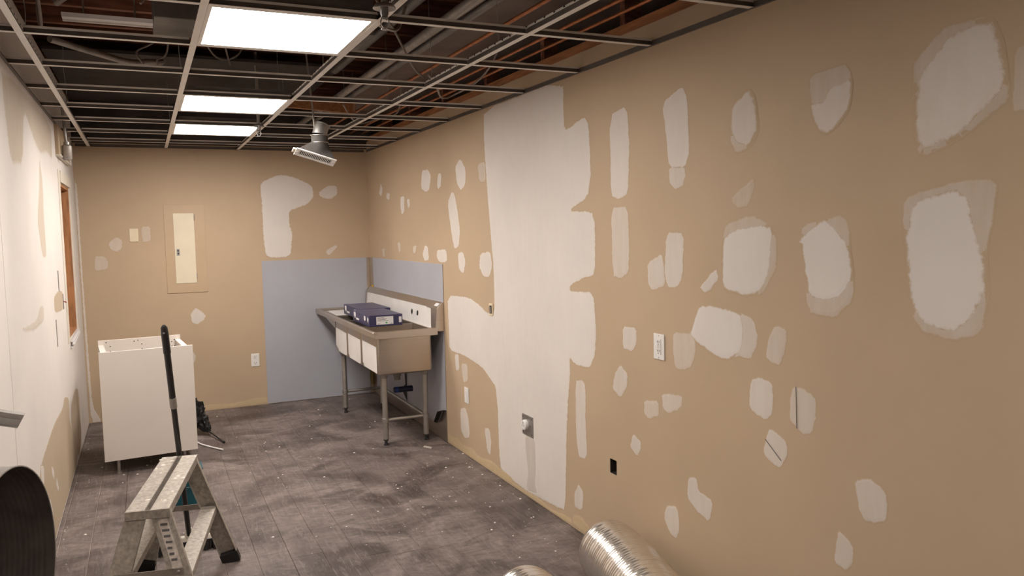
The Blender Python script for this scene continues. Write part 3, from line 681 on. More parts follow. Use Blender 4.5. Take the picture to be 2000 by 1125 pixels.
for a in (-.118, .118): MB().lathe([(.004, 0), (.003, .002)], tuple(rc+ru*a-rn*.0045), tuple(-rn), 10).build('screw', 'galv', rg)
rbox(MB(), -.148, -.126, -.022, .022, -.002, .010).build('damper_lever', 'ivory', rg, bevel=.002)

# ------------------------------------------------------------------ steel wall panels and sink
pb = thing('wall_panel', (1.45, D, 0), 'pale blue filmed steel panel on the end wall beside the sink', 'wall panel')
MB().box(.969, XR-.0105, D-.004, D-.0002, .004, 1.322).build('steel_sheet', 'steel', pb)
MB().prism([(.9695, .006), (1.938, .006), (1.936, .5), (1.939, .9), (1.934, 1.1), (1.938, 1.322), (.9695, 1.322)], D-.0052, D-.0042, 1).build('protective_film', 'film_blue', pb)
prr = thing('wall_panel', (XR, 6.4, 0), 'filmed steel panel behind the sink with its film peeling off the bottom', 'wall panel')
MB().box(XR-.004, XR-.0002, 5.436, D-.0056, .004, 1.322).build('steel_sheet', 'steel', prr)
MB().prism([(5.438, .24), (5.51, .228), (5.60, .15), (5.66, .097), (5.75, .098), (5.84, .106), (6.0, .120), (6.20, .116), (6.40, .112), (6.415, .17), (6.46, .25), (6.44, .112), (7.0, .085), (7.355, .08), (7.352, .8), (7.356, 1.06), (7.372, 1.322), (5.438, 1.322)], XR-.0052, XR-.0042, 0).build('protective_film', 'film_blue', prr)
MB().add([(XR-.006, 5.438, .242), (XR-.006, 5.515, .228), (XR-.006, 5.60, .14), (XR-.006, 5.655, .098), (XR-.05, 5.60, .125), (XR-.055, 5.50, .225)], [(0, 1, 5), (1, 2, 4, 5), (2, 3, 4)]).build('peeled_flap', 'film_back', prr)
MB().add([(XR-.006, 6.40, .12), (XR-.006, 6.47, .26), (XR-.03, 6.44, .20), (XR-.006, 6.43, .28), (XR-.006, 6.40, .42), (XR-.010, 6.385, .42)], [(0, 1, 2), (0, 2, 3), (3, 4, 5), (0, 3, 5)]).build('peeled_flap', 'film_back', prr)
MB().box(XR-.012, XR-.0055, 7.36, 7.42, .99, 1.06).build('adhesive_blob', 'yellow', prr, bevel=.003)
MB().box(XR-.03, XR-.006, D-.05, D-.006, .09, .45).build('adhesive_strip', 'old_glue', prr, bevel=.004)

sink = thing('utility_sink', (1.7, 6.4, 0), 'three bowl stainless steel sink on tubular legs with white protective film', 'sink')
SF, SB, RZ = 1.475, 1.885, .852
bowls = [(5.475, 5.925), (5.935, 6.385), (6.395, 6.835)]
def bowl(y0, y1):
    """open steel bowl with rounded vertical corners and a rounded floor edge"""
    def loop(ins, z, r, n=5):
        x0, x1, a0, a1 = SF+ins, SB-ins, y0+ins, y1-ins; out = []
        for cx, cy, q0 in ((x1-r, a1-r, 0), (x0+r, a1-r, 90), (x0+r, a0+r, 180), (x1-r, a0+r, 270)):
            for k in range(n+1):
                q = math.radians(q0+90*k/n); out.append((cx+r*math.cos(q), cy+r*math.sin(q), z))
        return out
    L = [loop(.0, .845, .022), loop(.0, .565, .022), loop(.004, .548, .02), loop(.018, .538, .02),
         loop(.021, .5405, .02), loop(.006, .551, .02), loop(.002, .567, .02), loop(.002, .845, .02)]
    n = len(L[0]); m = MB()
    m.add([p for l in L for p in l], [(r*n+i, r*n+(i+1) % n, (r+1)*n+(i+1) % n, (r+1)*n+i) for r in (0, 1, 2, 4, 5, 6) for i in range(n)])
    m.f.append(tuple(3*n+i for i in range(n))); m.f.append(tuple(4*n+i for i in range(n))); m.f += [(i, (i+1) % n, 7*n+(i+1) % n, 7*n+i) for i in range(n)]
    b = m.build('bowl', 'steel', sink, smooth=True)
    cx, cy = (SF+SB)/2, (y0+y1)/2
    MB().lathe([(.045, 0), (.045, .003), (.03, .0035)], (cx, cy, .5405), n=24).build('drain_strainer', 'galv', b)
    MB().lathe([(.03, 0), (.03, -.05), (.024, -.055), (.024, -.08)], (cx, cy, .537), n=18).build('tailpiece', 'galv_dull', b, smooth=True)
    return b
for i, (a, b) in enumerate(bowls):
    o = bowl(a, b)
    MB().prism([(a+.028, .565-.012*(i == 0)), (a+.06, .553), (b-.06-.05*(i == 2), .556), (b-.055-.05*(i == 2), .575), (b-.022, .580+.015*(i == 2)), (b-.024, .748), (a+.030, .742)], SF-.0022, SF-.0006, 0).build('film_sheet', 'film_white', o)
    if i == 0: MB().prism([(5.60, .775), (5.74, .775), (5.74, .80), (5.60, .80)], SB-.0045, SB-.0025, 0).build('film_sheet', 'film_white', o)
# deck: dividers, sloping drainboard, rolled rims
for (a, b) in ((5.925, 5.935), (6.385, 6.395)): MB().box(SF+.0, SB, a-.003, b+.003, .8455, .848).build('bowl_divider', 'steel', sink)
MB().hexa([(SF, 6.83, .832), (SB+.015, 6.83, .832), (SB+.015, 7.44, .838), (SF, 7.44, .838), (SF, 6.83, .836), (SB+.015, 6.83, .836), (SB+.015, 7.44, .842), (SF, 7.44, .842)]).build('drainboard', 'steel', sink)
MB().hexa([(SF+.04, 6.95, .8375), (SB-.09, 6.95, .8375), (SB-.09, 7.36, .8425), (SF+.04, 7.36, .8425), (SF+.04, 6.95, .8385), (SB-.09, 6.95, .8385), (SB-.09, 7.36, .8435), (SF+.04, 7.36, .8435)]).build('film_sheet', 'film_white', sink)
MB().prism([(6.83, .74), (6.83, .836), (7.455, .838), (7.455, .832)], SF-.002, SF+.0, 0).build('drainboard_skirt', 'steel', sink)
def roll(pts, name): MB().tube(pts, .011, 12).build(name, 'steel', sink, smooth=True)
def rim(poly, lo, hi, ax, nm): MB().prism(poly, lo, hi, ax).build(nm, 'steel', sink, bevel=.006, seg=3)
rim([(1.432, .818), (1.446, .818), (1.446, .846), (SF, .846), (SF, .852), (1.44, .862), (1.432, .856)], 5.432, 7.462, 0+1, 'front_rim')
rim([(5.432, .808), (5.444, .808), (5.444, .846), (5.476, .846), (5.476, .852), (5.44, .862), (5.432, .856)], 1.446, 1.918, 0, 'end_rim')
rim([(7.462, .825), (7.45, .825), (7.45, .842), (7.43, .842), (7.43, .848), (7.455, .860), (7.462, .856)], 1.446, 1.90, 0, 'end_rim')
MB().box(SB, 1.905, 5.44, 7.45, .8455, .8505).build('faucet_ledge', 'steel', sink)
bs_ = MB().prism([(1.902, .845), (1.916, 1.000), (1.960, 1.044), (1.9685, 1.044), (1.9685, .832), (1.93, .832), (1.905, .842)], 5.436, 7.470, 1).build('backsplash', 'steel', sink, bevel=.002)
flm = MB()
def bsp(y, t, off=.0012):        # point on the sloping face of the backsplash, t 0..1 up its height
    return (1.902+.014*t-off, y, .845+.155*t)
poly = [(5.535, .03), (5.565, .93), (5.60, .96), (5.66, .955), (5.68, 1.0), (5.9, .99), (6.2, .985), (6.9, .975), (7.36, .97), (7.40, .9), (7.40, .03)]
tri = tessellate_polygon([[Vector((a, b, 0)) for a, b in poly]])
n = len(poly)
flm.add([bsp(a, b) for a, b in poly]+[bsp(a, b, .0003) for a, b in poly], [tuple(t) for t in tri]+[tuple(i+n for i in t) for t in tri]+[(i, (i+1) % n, (i+1) % n+n, i+n) for i in range(n)])
flm.build('film_sheet', 'film_white', bs_)
for yy in (5.865, 6.005):
    p = bsp(yy, .56, .0013)
    MB().lathe([(.021, 0), (.021, .0012), (.015, .0014)], p, (-1, 0, .09), 20).build('faucet_hole', 'hole', bs_)
    MB().lathe([(.022, 0), (.022, .0016), (.019, .0016), (.019, 0)], p, (-1, 0, .09), 20, closed=True).build('hole_rim', 'galv', bs_)
MB().hexa([(1.928, 5.455, 1.0135), (1.928, 5.53, 1.0135), (1.948, 5.53, 1.0335), (1.948, 5.455, 1.0335), (1.927, 5.455, 1.0145), (1.927, 5.53, 1.0145), (1.947, 5.53, 1.0345), (1.947, 5.455, 1.0345)]).build('sticker', 'print', bs_)
def leg(x, y):
    l = MB().tube([(x, y, .045), (x, y, .545)], .0205, 18).build('leg', 'steel_leg', sink, smooth=True)
    MB().lathe([(.0215, .17), (.026, .172), (.026, .20), (.0215, .202)], (x, y, 0), n=18).build('brace_collar', 'galv', l, smooth=True)
    MB().lathe([(.019, .05), (.019, .035), (.012, .03), (.012, .012), (.019, .010), (.017, .0)], (x, y, 0), n=16).build('bullet_foot', 'darkfoot', l, smooth=True)
    MB().lathe([(.034, .544), (.034, .530), (.024, .50), (.021, .498)], (x, y, 0), n=18).build('leg_socket', 'galv', l, smooth=True)
LG = {'fn': (1.548, 5.59), 'bn': (1.860, 5.59), 'ff': (1.530, 6.79), 'bf': (1.860, 6.79)}
for p in LG.values(): leg(*p)
def brace(a, b, z=.186):
    (x0, y0), (x1, y1) = LG[a], LG[b]
    MB().tube([(x0, y0, z), (x1, y1, z)], .0125, 14).build('brace', 'steel_leg', sink, smooth=True)
brace('fn', 'bn'); brace('ff', 'bf'); brace('bn', 'bf')
dh = MB().tube([(1.755, 6.02, .52), (1.815, 6.02, .50), (1.838, 6.01, .44), (1.838, 6.0, .345)], .0045, 8).build('drain_rod', 'black', sink, smooth=True)
hd = MB().tube([(1.735, 5.995, .318), (1.742, 5.995, .318), (1.83, 5.998, .317), (1.88, 6.0, .316), (1.888, 6.0, .316)], .02, 18, rfn=lambda t: .019 if t == 0 else (.023 if t < .7 else .0245)).build('drain_handle', M('blue_black_grip', (.012, .016, .04), .5), sink, smooth=True)
MB().lathe([(.0235, 0), (.0235, .03)], (1.742, 5.9952, .318), (1, 0, 0), 18).build('blue_cap', M('blue_cap', (.02, .05, .20), .45), hd, smooth=True)

# boxes lying on the sink
def carton(x0, x1, y0, y1, z0, z1, label):
    b = thing('flat_carton', ((x0+x1)/2, (y0+y1)/2, z0), label, 'box', 'navy cartons on the sink')
    MB().box(x0, x1, y0, y1, z0, z1).build('carton', 'box', b, bevel=.002)
    h = z1-z0; L = x1-x0
    MB().box(x0+.21*L, x0+.72*L, y0-.0006, y0-.0001, z0+.16*h, z0+.86*h).build('paper_label', 'print', b)
    for k, (a, c) in enumerate(((.24, .44), (.24, .52), (.24, .48), (.24, .56))):
        MB().box(x0+a*L, x0+c*L, y0-.0009, y0-.0007, z0+(.74-.09*k)*h, z0+(.775-.09*k)*h).build('print_line', 'ink', b)
    for a, c in ((.24, .30), (.63, .69)): MB().box(x0+a*L, x0+c*L, y0-.0009, y0-.0007, z0+.21*h, z0+.25*h).build('print_line', 'ink', b)
    MB().lathe([(.007, 0), (.007, .0003)], (x0+.51*L, y0-.0007, z0+.31*h), (0, -1, 0), 16).build('green_dot', 'green', b)
    MB().box(x0+.89*L, x0+.97*L, y0-.0006, y0-.0001, z0+.26*h, z0+.78*h).build('small_label', 'print', b)
    W = y1-y0
    def side(poly, nm): MB().prism([(y0+a*W, z0+c*h) for a, c in poly], x0-.0008, x0-.0002, 0).build(nm, 'print', b)
    side([(.93, .9), (.82, .9), (.82, .5), (.86, .32), (.93, .55)], 'shield_mark'); side([(.80, .42), (.62, .42), (.62, .25), (.80, .25)], 'logo_block')
    side([(.30, .85), (.22, .85), (.22, .5), (.26, .4), (.30, .5)], 'small_mark'); side([(.10, .8), (.04, .7), (.07, .35), (.11, .5)], 'small_mark')
    MB().box(x0+.3*L, x0+.62*L, y0+.62*W, y0+.70*W, z1+.0001, z1+.0006).build('lid_print', M('lid_print', (.10, .09, .16), .4), b)
carton(1.515, 1.775, 5.83, 6.34, .8515, .937, 'nearer navy blue flat carton with white labels on the sink')
carton(1.575, 1.835, 6.36, 6.92, .8515, .937, 'farther navy blue flat carton lying behind the first on the sink')

# ------------------------------------------------------------------ cabinet
CA = math.radians(4.6); CO = Vector((-.014, 5.772, 0)); CUx = Vector((math.cos(CA), math.sin(CA), 0)); CVx = Vector((-math.sin(CA), math.cos(CA), 0))
cab = thing('base_cabinet', (-.02, 6.12, 0), 'white melamine base cabinet without a top, standing on short legs', 'cabinet')
def cpt(u, v, z): return tuple(CO+CUx*u+CVx*v+Vector((0, 0, z)))
def cbox(u0, u1, v0, v1, z0, z1, mb=None):
    return (mb or MB()).hexa([cpt(u, v, z) for z in (z0, z1) for u, v in ((u0, v0), (u1, v0), (u1, v1), (u0, v1))])
cbox(-.288, .286, 0, .018, .098, .822).build('front_panel', 'melamine', cab, bevel=.0015)
cbox(-.288, .286, .0, .018, .8222, .8232).build('edge_band', 'melamine_edge', cab)
cbox(-.268, .288, .672, .690, .108, .822).build('back_panel', 'melamine', cab, bevel=.0015)
cbox(-.268, -.250, .019, .671, .108, .60).build('side_panel', 'melamine', cab, bevel=.0015)
cbox(.266, .284, .019, .671, .108, .60).build('side_panel', 'melamine', cab, bevel=.0015)
cbox(-.249, .265, .019, .671, .108, .126).build('bottom_panel', 'melamine', cab)
for u0, u1 in ((-.268, -.233), (.249, .284)):
    r = cbox(u0, u1, .019, .671, .775, .790).build('top_rail', 'melamine_edge', cab)
    for v in (.025, .61): cbox(u0+.004, u1-.004, v, v+.055, .70, .774).build('corner_bracket', 'plate', r, bevel=.002)
hl = MB()
for u, zz in ((-.215, (.805,)), (-.19, (.775, .74, .705)), (-.005, (.805,)), (.02, (.775, .74, .705)), (.20, (.805,)), (.225, (.775, .74, .705)), (-.03, (.80,)), (.245, (.79, .74))):
    for z in zz: hl.lathe([(.0042, 0), (.0042, .0008)], cpt(u, .6718, z), tuple(-CVx), 8)
hl.build('pin_holes', 'hole', cab)
hl = MB().lathe([(.004, 0), (.004, .001)], cpt(-.2682, .1, .55), tuple(-CUx), 8).build('hinge_hole', 'hole', cab)
for u, v in ((-.205, .055), (.205, .055), (-.205, .62), (.205, .62)):
    x, y_, _ = cpt(u, v, 0)
    l = MB().lathe([(.018, .1075), (.018, .10), (.0105, .096), (.0105, .02), (.0105, .012)], (x, y_, 0), n=16).build('leg', 'galv', cab, smooth=True)
    MB().lathe([(.016, .0125), (.017, .008), (.017, .0)], (x, y_, 0), n=16).build('leg_foot', 'conduit', l, smooth=True)

# ------------------------------------------------------------------ step stool
SO = Vector((.033, 3.54, 0)); SU = Vector((.1917, .981, 0)).normalized(); SV = Vector((.981, -.1917, 0)).normalized()
def W(u, v, z): return tuple(SO+SU*u+SV*v+Vector((0, 0, z)))
stool = thing('step_stool', (SO.x, SO.y, 0), 'plaster smeared aluminium step stool with a split plank top', 'step stool')
def sbox(u0, u1, v0, v1, z0, z1, mb=None):
    return (mb or MB()).hexa([W(u, v, z) for z in (z0, z1) for u, v in ((u0, v0), (u1, v0), (u1, v1), (u0, v1))])
ZT = .56
for s in (-1, 1):
    a, b = (-.076, -.010) if s < 0 else (.010, .076)
    m = MB(); sbox(-.366, .366, a, b, ZT-.004, ZT, m); sbox(-.366, .366, a, a+.003, ZT-.036, ZT-.004, m); sbox(-.366, .366, b-.003, b, ZT-.036, ZT-.004, m)
    t = m.build('top_plank', 'alu', stool, bevel=.0012)
def slerp(u, v, t): return (u+(u/abs(u))*.105*t, v+(v/abs(v))*.150*t, (ZT-.012)*(1-t)+.02*t)
for su in (-1, 1):
    sbox(su*.366 if su > 0 else -.370, .370 if su > 0 else -.366, -.078, .078, ZT-.034, ZT-.0005).build('end_cap', 'alu', stool, bevel=.001)
    for sv in (-1, 1):
        p0 = Vector(W(*slerp(su*.352, sv*.040, 0))); p1 = Vector(W(*slerp(su*.352, sv*.040, 1)))
        m = MB(); m.beam(p0, p1, SV, .066, .003, .078)
        ax = (p1-p0).normalized(); sd = (SV-ax*SV.dot(ax)).normalized(); ins = -SU*su
        for k in (-1, 1):
            m.beam(p0+sd*k*.033+ins*.012, p1+sd*k*.039+ins*.012, sd, .003, .026)
        lg = m.build('leg', 'alu', stool)
        t = (p1-p0).normalized(); f0 = p1-t*.035; f1 = p1+t*.02
        f1.z = .0; f0.z = max(f0.z, .04)
        MB().beam(f0+ins*.01, Vector((f1.x, f1.y, .001))+ins*.01, SV, .084, .034).build('rubber_foot', 'black', lg, bevel=.003)
    # low brace across each end
    t = .47 if su > 0 else .42; q = [Vector(W(*slerp(su*.352, sv*.040, t))) for sv in (-1, 1)]
    q = [p+SU*su*.004 for p in q]
    br = MB().beam(q[0]-SV*.018, q[1]+SV*.018, (0, 0, 1), .026, .003).build('end_brace', 'alu_inner', stool)
    for p in q: MB().lathe([(.006, 0), (.006, .003), (.003, .005)], tuple(p+SU*su*.0015), tuple(SU*su), 10).build('rivet', 'galv', br)
for sv in (1, -1):
    t = .47; a = Vector(W(*slerp(-.352, sv*.040, t))); b = Vector(W(*slerp(.352, sv*.040, t)))
    a += SU*.004; b -= SU*.004
    m = MB().beam(a, b, SV, .066, .004)
    for k in (-1, 1): m.beam(a+SV*k*.032-Vector((0, 0, .014)), b+SV*k*.032-Vector((0, 0, .014)), SV, .003, .026)
    tr = m.build('step_tread', 'alu', stool)
    for p in (a+SU*.03, b-SU*.03): MB().beam(p-SV*.03+Vector((0, 0, .0035)), p+SV*.03+Vector((0, 0, .0035)), SU, .035, .003).build('tread_bracket', 'alu_inner', tr)
# worn sticker on the leg nearest to the viewer's side
p0 = Vector(W(*slerp(-.352, .040, .06))); p1 = Vector(W(*slerp(-.352, .040, .40)))
stk = MB().beam(p0-SU*.0022, p1-SU*.0022, SV, .034, .0006).build('worn_sticker', 'sticker', stool)
for k in range(7):
    q = p0.lerp(p1, .1+.12*k)-SU*.0027
    MB().beam(q-SV*.013, q+SV*(.004+.009*rnd.random()), (p1-p0), .009, .0004).build('sticker_print', 'ink', stk)
for k in range(9):
    pass
pl = MB()
for k in range(16):
    u, v = rnd.uniform(-.36, .36), rnd.choice([-1, 1])*rnd.uniform(.015, .075)
    c = Vector(W(u, v, ZT)); r = rnd.uniform(.003, .011)
    pl.lathe([(r, 0), (r*.7, .002), (r*.2, .0032)], tuple(c), n=7)
tag(pl.build('plaster_splatter', 'plaster', stool), kind='stuff')

# ------------------------------------------------------------------ broom, bin, odds and ends
br = thing('push_broom', (.135, 4.175, 0), 'black handled push broom propped against the step stool', 'broom')
B0, B1 = Vector((.134, 4.180, .07)), Vector((.0605, 3.60, 1.200))
pd = B1-B0
def bp(t): return B0+pd*t
MB().tube([bp(0), bp(.72)], .0122, 14).build('lower_pole', 'black', br, smooth=True)
MB().tube([bp(.70), bp(.985)], .0136, 14).build('upper_pole', 'black', br, smooth=True)
MB().tube([bp(.655), bp(.70)], .0152, 14).build('twist_collar', 'conduit', br, smooth=True)
g = MB().tube([bp(.885), bp(.89), bp(.97), bp(.992), bp(1.0)], .015, 16, rfn=lambda t: (.0125, .0155, .0155, .0135, .007)[round(t*4)]).build('grip', 'black', br, smooth=True)
MB().tube([bp(.972)+Vector((-.004, -.017, 0)), bp(.972)+Vector((0, .017, .006))], .0045, 10).build('hang_hole', 'galv', g, smooth=True)
hb = MB().hexa([(-.010, 4.168, .052), (.268, 4.148, .052), (.272, 4.198, .052), (-.006, 4.218, .052), (.0, 4.176, .075), (.258, 4.157, .075), (.262, 4.190, .075), (.004, 4.210, .075)]).build('broom_head', 'beige', br, bevel=.006, seg=3)
MB().lathe([(.022, .068), (.020, .09), (.014, .115)], (.134, 4.182, 0), n=16).build('socket', 'beige', br, smooth=True)
r2 = random.Random(3); bm_ = MB()
for a in range(26):
    for c in range(5):
        x = -.002+.264*a/25; yy = 4.176+.04*(c/4)-.02*a/25
        dx, dy = r2.uniform(-.008, .008), r2.uniform(-.01, .01)+(c-2)*.006
        bm_.beam((x, yy-.004, .053), (x+dx, yy+dy, .001), (1, 0, 0), .009, .009, .011)
tag(bm_.build('bristles', 'black', br), kind='stuff')
bn = thing('plastic_bin', (.165, 4.93, 0), 'small teal plastic bin on the floor behind the step stool', 'bin')
def bl(w, d, z, r=.02, n=5):
    out = []
    for cx, cy, q0 in ((w-r, d-r, 0), (-w+r, d-r, 90), (-w+r, -d+r, 180), (w-r, -d+r, 270)):
        for k in range(n+1): q = math.radians(q0+90*k/n); out.append((.158+cx+r*math.cos(q), 4.955+cy+r*math.sin(q), z))
    return out
L = [bl(.068, .062, .002), bl(.085, .078, .205), bl(.092, .085, .207), bl(.092, .085, .215), bl(.082, .075, .214), bl(.065, .059, .006)]
n = len(L[0]); m = MB().add([p for l in L for p in l], [(r*n+i, r*n+(i+1) % n, (r+1)*n+(i+1) % n, (r+1)*n+i) for r in range(5) for i in range(n)])
m.f.append(tuple(range(n))); m.f.append(tuple(5*n+i for i in range(n)))
m.build('tub', 'teal', bn, smooth=True)
MB().tube(curve([(.078, 4.955, .20), (.062, 4.955, .13), (.066, 4.90, .10), (.10, 4.872, .11), (.158, 4.865, .115), (.22, 4.872, .11), (.25, 4.90, .10), (.252, 4.955, .13), (.238, 4.955, .20)], 5), .003, 8).build('handle', 'black', bn, smooth=True)
# crumpled black thing beside the cabinet
bg = thing('black_bundle', (.36, 6.55, 0), 'crumpled glossy black bundle with a thin rod beside the white cabinet', 'bundle')
r3 = random.Random(11); m = MB(); rings = []
A, Bp = Vector((.27, 6.72, .20)), Vector((.395, 6.54, .035))
for i in range(15):
    t = i/14; c = A.lerp(Bp, t); rad = .085*(1-t)**.7+.012
    ax = (Bp-A).normalized(); a = ax.cross(Vector((0, 0, 1))).normalized(); b = ax.cross(a)
    rings.append([c+(a*math.cos(q)+b*math.sin(q))*rad*(1+r3.uniform(-.28, .22)) for q in [2*math.pi*j/18 for j in range(18)]])
for rg_ in rings:
    for p in rg_: p.z = max(p.z, .003)
m.add([tuple(p) for r_ in rings for p in r_], [(i*18+j, i*18+(j+1) % 18, (i+1)*18+(j+1) % 18, (i+1)*18+j) for i in range(14) for j in range(18)])
m.f.append(tuple(range(18))); m.f.append(tuple(14*18+j for j in range(18)))
m.build('crumpled_cover', 'bagplastic', bg)
MB().tube([(.39, 6.545, .037), (.43, 6.42, .022), (.474, 6.255, .008)], .006, 10).build('rod', 'black', bg, smooth=True)
MB().lathe([(.004, -.012), (.009, -.006), (.010, .0), (.008, .006), (.003, .010)], (.476, 6.246, .0105), (.25, -.95, -.1), 12).build('rod_tip', 'black', bg, smooth=True)
tag(MB().tube(curve([(.285, 6.385, .007), (.32, 6.27, .007), (.37, 6.17, .007), (.41, 6.10, .007), (.45, 6.035, .007)], 4), .0065, 10).build('white_rod', 'plate', base=(.36, 6.2, 0), smooth=True), 'thin white plastic rod lying on the floor by the white cabinet', 'rod')
tag(MB().prism([(1.78, 5.42), (1.90, 5.40), (1.955, 5.38), (1.955, 5.50), (1.85, 5.50), (1.80, 5.46)], .0008, .002, 2).build('protective_paper', 'gypsum', base=(1.87, 5.45, 0)), 'pale scrap of protective film on the floor by the sink leg', 'scrap')
tag(MB().beam((1.775, 5.395, .006), (1.81, 5.33, .006), (0, 0, 1), .010, .012).build('wood_chip', 'beige', base=(1.79, 5.36, 0)), 'small pale wood chip on the floor near the sink', 'chip')

# ------------------------------------------------------------------ round ducts
DC = Vector((-.337, 2.296, .723)); DN = Vector((.965, -.235, 0)).normalized()
stub = thing('duct_stub', (XL, 2.33, .72), 'large open galvanized round duct sticking out of the plastered side wall', 'duct')
LEN = .15
RO = .276
prof = [(RO, -LEN-.09)]; inner = []
k = 0
zz = -LEN-.09
while zz < -.012:
    prof += [(RO, zz+.004), (RO+.0012, zz+.008), (RO+.0012, zz+.012), (RO, zz+.016)]; zz += .024
prof += [(RO, -.006), (RO+.001, 0), (RO-.002, 0), (RO-.002, -LEN-.09)]
MB().lathe(prof, DC, DN, 72, closed=True).build('round_duct', 'galv', stub, smooth=True)
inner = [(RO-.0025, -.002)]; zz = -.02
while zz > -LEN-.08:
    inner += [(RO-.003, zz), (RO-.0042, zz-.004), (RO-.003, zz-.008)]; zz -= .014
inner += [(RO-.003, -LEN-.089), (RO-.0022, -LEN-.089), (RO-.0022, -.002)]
MB().lathe(inner, DC, DN, 72, closed=True).build('shaded_inner_skin', 'inside_shade', stub, smooth=True)  # dark inner skin paints the shade inside the duct, not a lining
MB().lathe([(RO-.006, -LEN-.085), (RO-.006, -LEN-.08)], DC, DN, 48).build('damper_blade', 'inside_shade', stub)
ang = thing('metal_channel', (XL, 2.72, 1.05), 'bent galvanized sheet metal channel poking out above the round duct', 'channel')
a0, a1 = Vector((XL+.004, 2.70, 1.083)), Vector((-.352, 2.70, 1.042))
ad = (a1-a0).normalized(); au = Vector((-ad.z, 0, ad.x))
def aq(t, h, d): return a0+ad*t+au*h+Vector((0, d, 0))
LN = (a1-a0).length
def abox(h0, h1, d0, d1, e=0): return MB().hexa([tuple(aq(t, h, d)) for h in (h0, h1) for t, d in ((0, d0), (LN+e*(h/.03), d0), (LN+e*(h/.03), d1), (0, d1))])
abox(-.022, .022, 0, .0025, .006).build('web', 'galv', ang)
abox(.0205, .023, -.035, 0, .006).build('flange', 'galv', ang)
abox(-.023, -.0205, -.012, 0, .006).build('flange', 'galv', ang)
abox(-.002, .001, -.004, 0).build('rib', 'galv', ang)

def flex_duct(pts, r, label):
    o = thing('flexible_duct', (pts[0][0], pts[0][1], 0), label, 'duct', 'flexible foil ducts on the floor')
    P = curve(pts, 40); n = 40; m = MB()
    L = [0]
    for a, b in zip(P, P[1:]): L.append(L[-1]+(b-a).length)
    q = []; step = .0035; d = 0; j = 0
    while d < L[-1]:
        while L[j+1] < d: j += 1
        q.append(P[j].lerp(P[j+1], (d-L[j])/(L[j+1]-L[j]))); d += step
    def rad(t, i):
        e = min(1, i*step/.045); e = math.sqrt(max(0, 1-(1-e)**2))
        return r*(.80+.20*e)*(1+.016*abs(math.sin(i*step/.019*math.pi))+.010*math.sin(i*.21+1.3)+.006*math.sin(i*.57))
    cnt = len(q)
    m.tube(q, r, 44, cap=False, rfn=lambda t: rad(t, round(t*(cnt-1))))
    rr = random.Random(5)
    body = m.build('foil_sleeve', 'foil', o, smooth=True)
    t0 = (q[1]-q[0]).normalized(); c0 = q[0]
    MB().lathe([(r*.80, 0.001), (r*.74, .006), (r*.66, .012), (r*.40, .014), (r*.1, .010)], tuple(c0), tuple(t0), 36).build('folded_end', 'foil', o, smooth=True)
    return o
flex_duct([(1.800, 2.94, .143), (1.765, 2.72, .143), (1.70, 2.46, .143), (1.64, 2.2, .143), (1.60, 1.8, .143)], .140, 'silver foil flexible duct lying on the floor against the patched wall')
flex_duct([(1.255, 2.69, .143), (1.26, 2.45, .143), (1.262, 2.2, .143), (1.265, 1.8, .143)], .140, 'silver foil flexible duct farther from the wall, mostly out of view')

# ------------------------------------------------------------------ wall fittings
ep = thing('electrical_panel', (.34, D, 1.07), 'painted electrical panel with a cream door on the end wall', 'electrical panel')
MB().box(.171, .503, D-.006, D-.0002, 1.068, 1.840).build('cover', 'cream_tan', ep, bevel=.002)
dr = MB().box(.245, .413, D-.011, D-.0062, 1.152, 1.763).build('door', 'cream', ep, bevel=.0015)
lt = MB().box(.260, .286, D-.0135, D-.0112, 1.395, 1.455).build('latch', 'galv', dr, bevel=.001)
MB().box(.266, .280, D-.0145, D-.0137, 1.405, 1.422).build('keyhole', 'darkfoot', dr); MB().box(.266, .280, D-.0145, D-.0137, 1.43, 1.447).build('pull', 'darkfoot', dr)
for z in (1.19, 1.70): MB().tube([(.4165, D-.009, z), (.4165, D-.009, z+.05)], .003, 8).build('hinge', 'galv', dr)
for k in range(3): MB().box(.30, .45-.03*k, D-.0075, D-.0062, 1.79+.015*k, 1.793+.015*k).build('embossed_line', 'cream_tan', ep)
def plate_on(place, name, label, u0, u1, z0, z1, mat='plate'):
    """returns (thing, box function in wall coordinates)"""
    c = place((u0+u1)/2, (z0+z1)/2, 0)
    t = thing(name, c, label, name.replace('_', ' '))
    def b(a0, a1, c0, c1, h0, h1):
        return MB().hexa([place(a, c_, h) for h in (h0, h1) for a, c_ in ((a0, c0), (a1, c0), (a1, c1), (a0, c1))])
    b(u0, u1, z0, z1, .0003, .006).build('plate', mat, t, bevel=.002)
    return t, b
t, b = plate_on(on_back, 'switch_plate', 'ivory blank switch plate on the end wall beside the electrical panel', -.103, -.034, 1.526, 1.638, 'ivory')
for z in (1.545, 1.618): MB().lathe([(.003, 0), (.002, .001)], on_back(-.0685, z, .006), (0, -1, 0), 8).build('screw', 'cream', t)
t, b = plate_on(on_back, 'wall_outlet', 'white duplex outlet low on the end wall beside the blue panel', .839, .910, .362, .480)
for z in (.392, .45):
    r = b(.857, .892, z-.016, z+.016, .006, .008).build('receptacle', 'plate', t, bevel=.004)
    for du in (-.007, .007): b(.8745+du-.0015, .8745+du+.0015, z-.001, z+.009, .008, .0086).build('slot', 'hole', r)
    b(.872, .877, z-.011, z-.006, .008, .0086).build('ground_slot', 'hole', r)
t, b = plate_on(on_right, 'wall_outlet', 'white rectangular outlet with test buttons on the near patched wall', 2.728, 2.804, 1.004, 1.114)
uc = 2.766
d = b(uc-.0165, uc+.0165, 1.026, 1.093, .006, .0085).build('device_face', 'plate', t, bevel=.001)
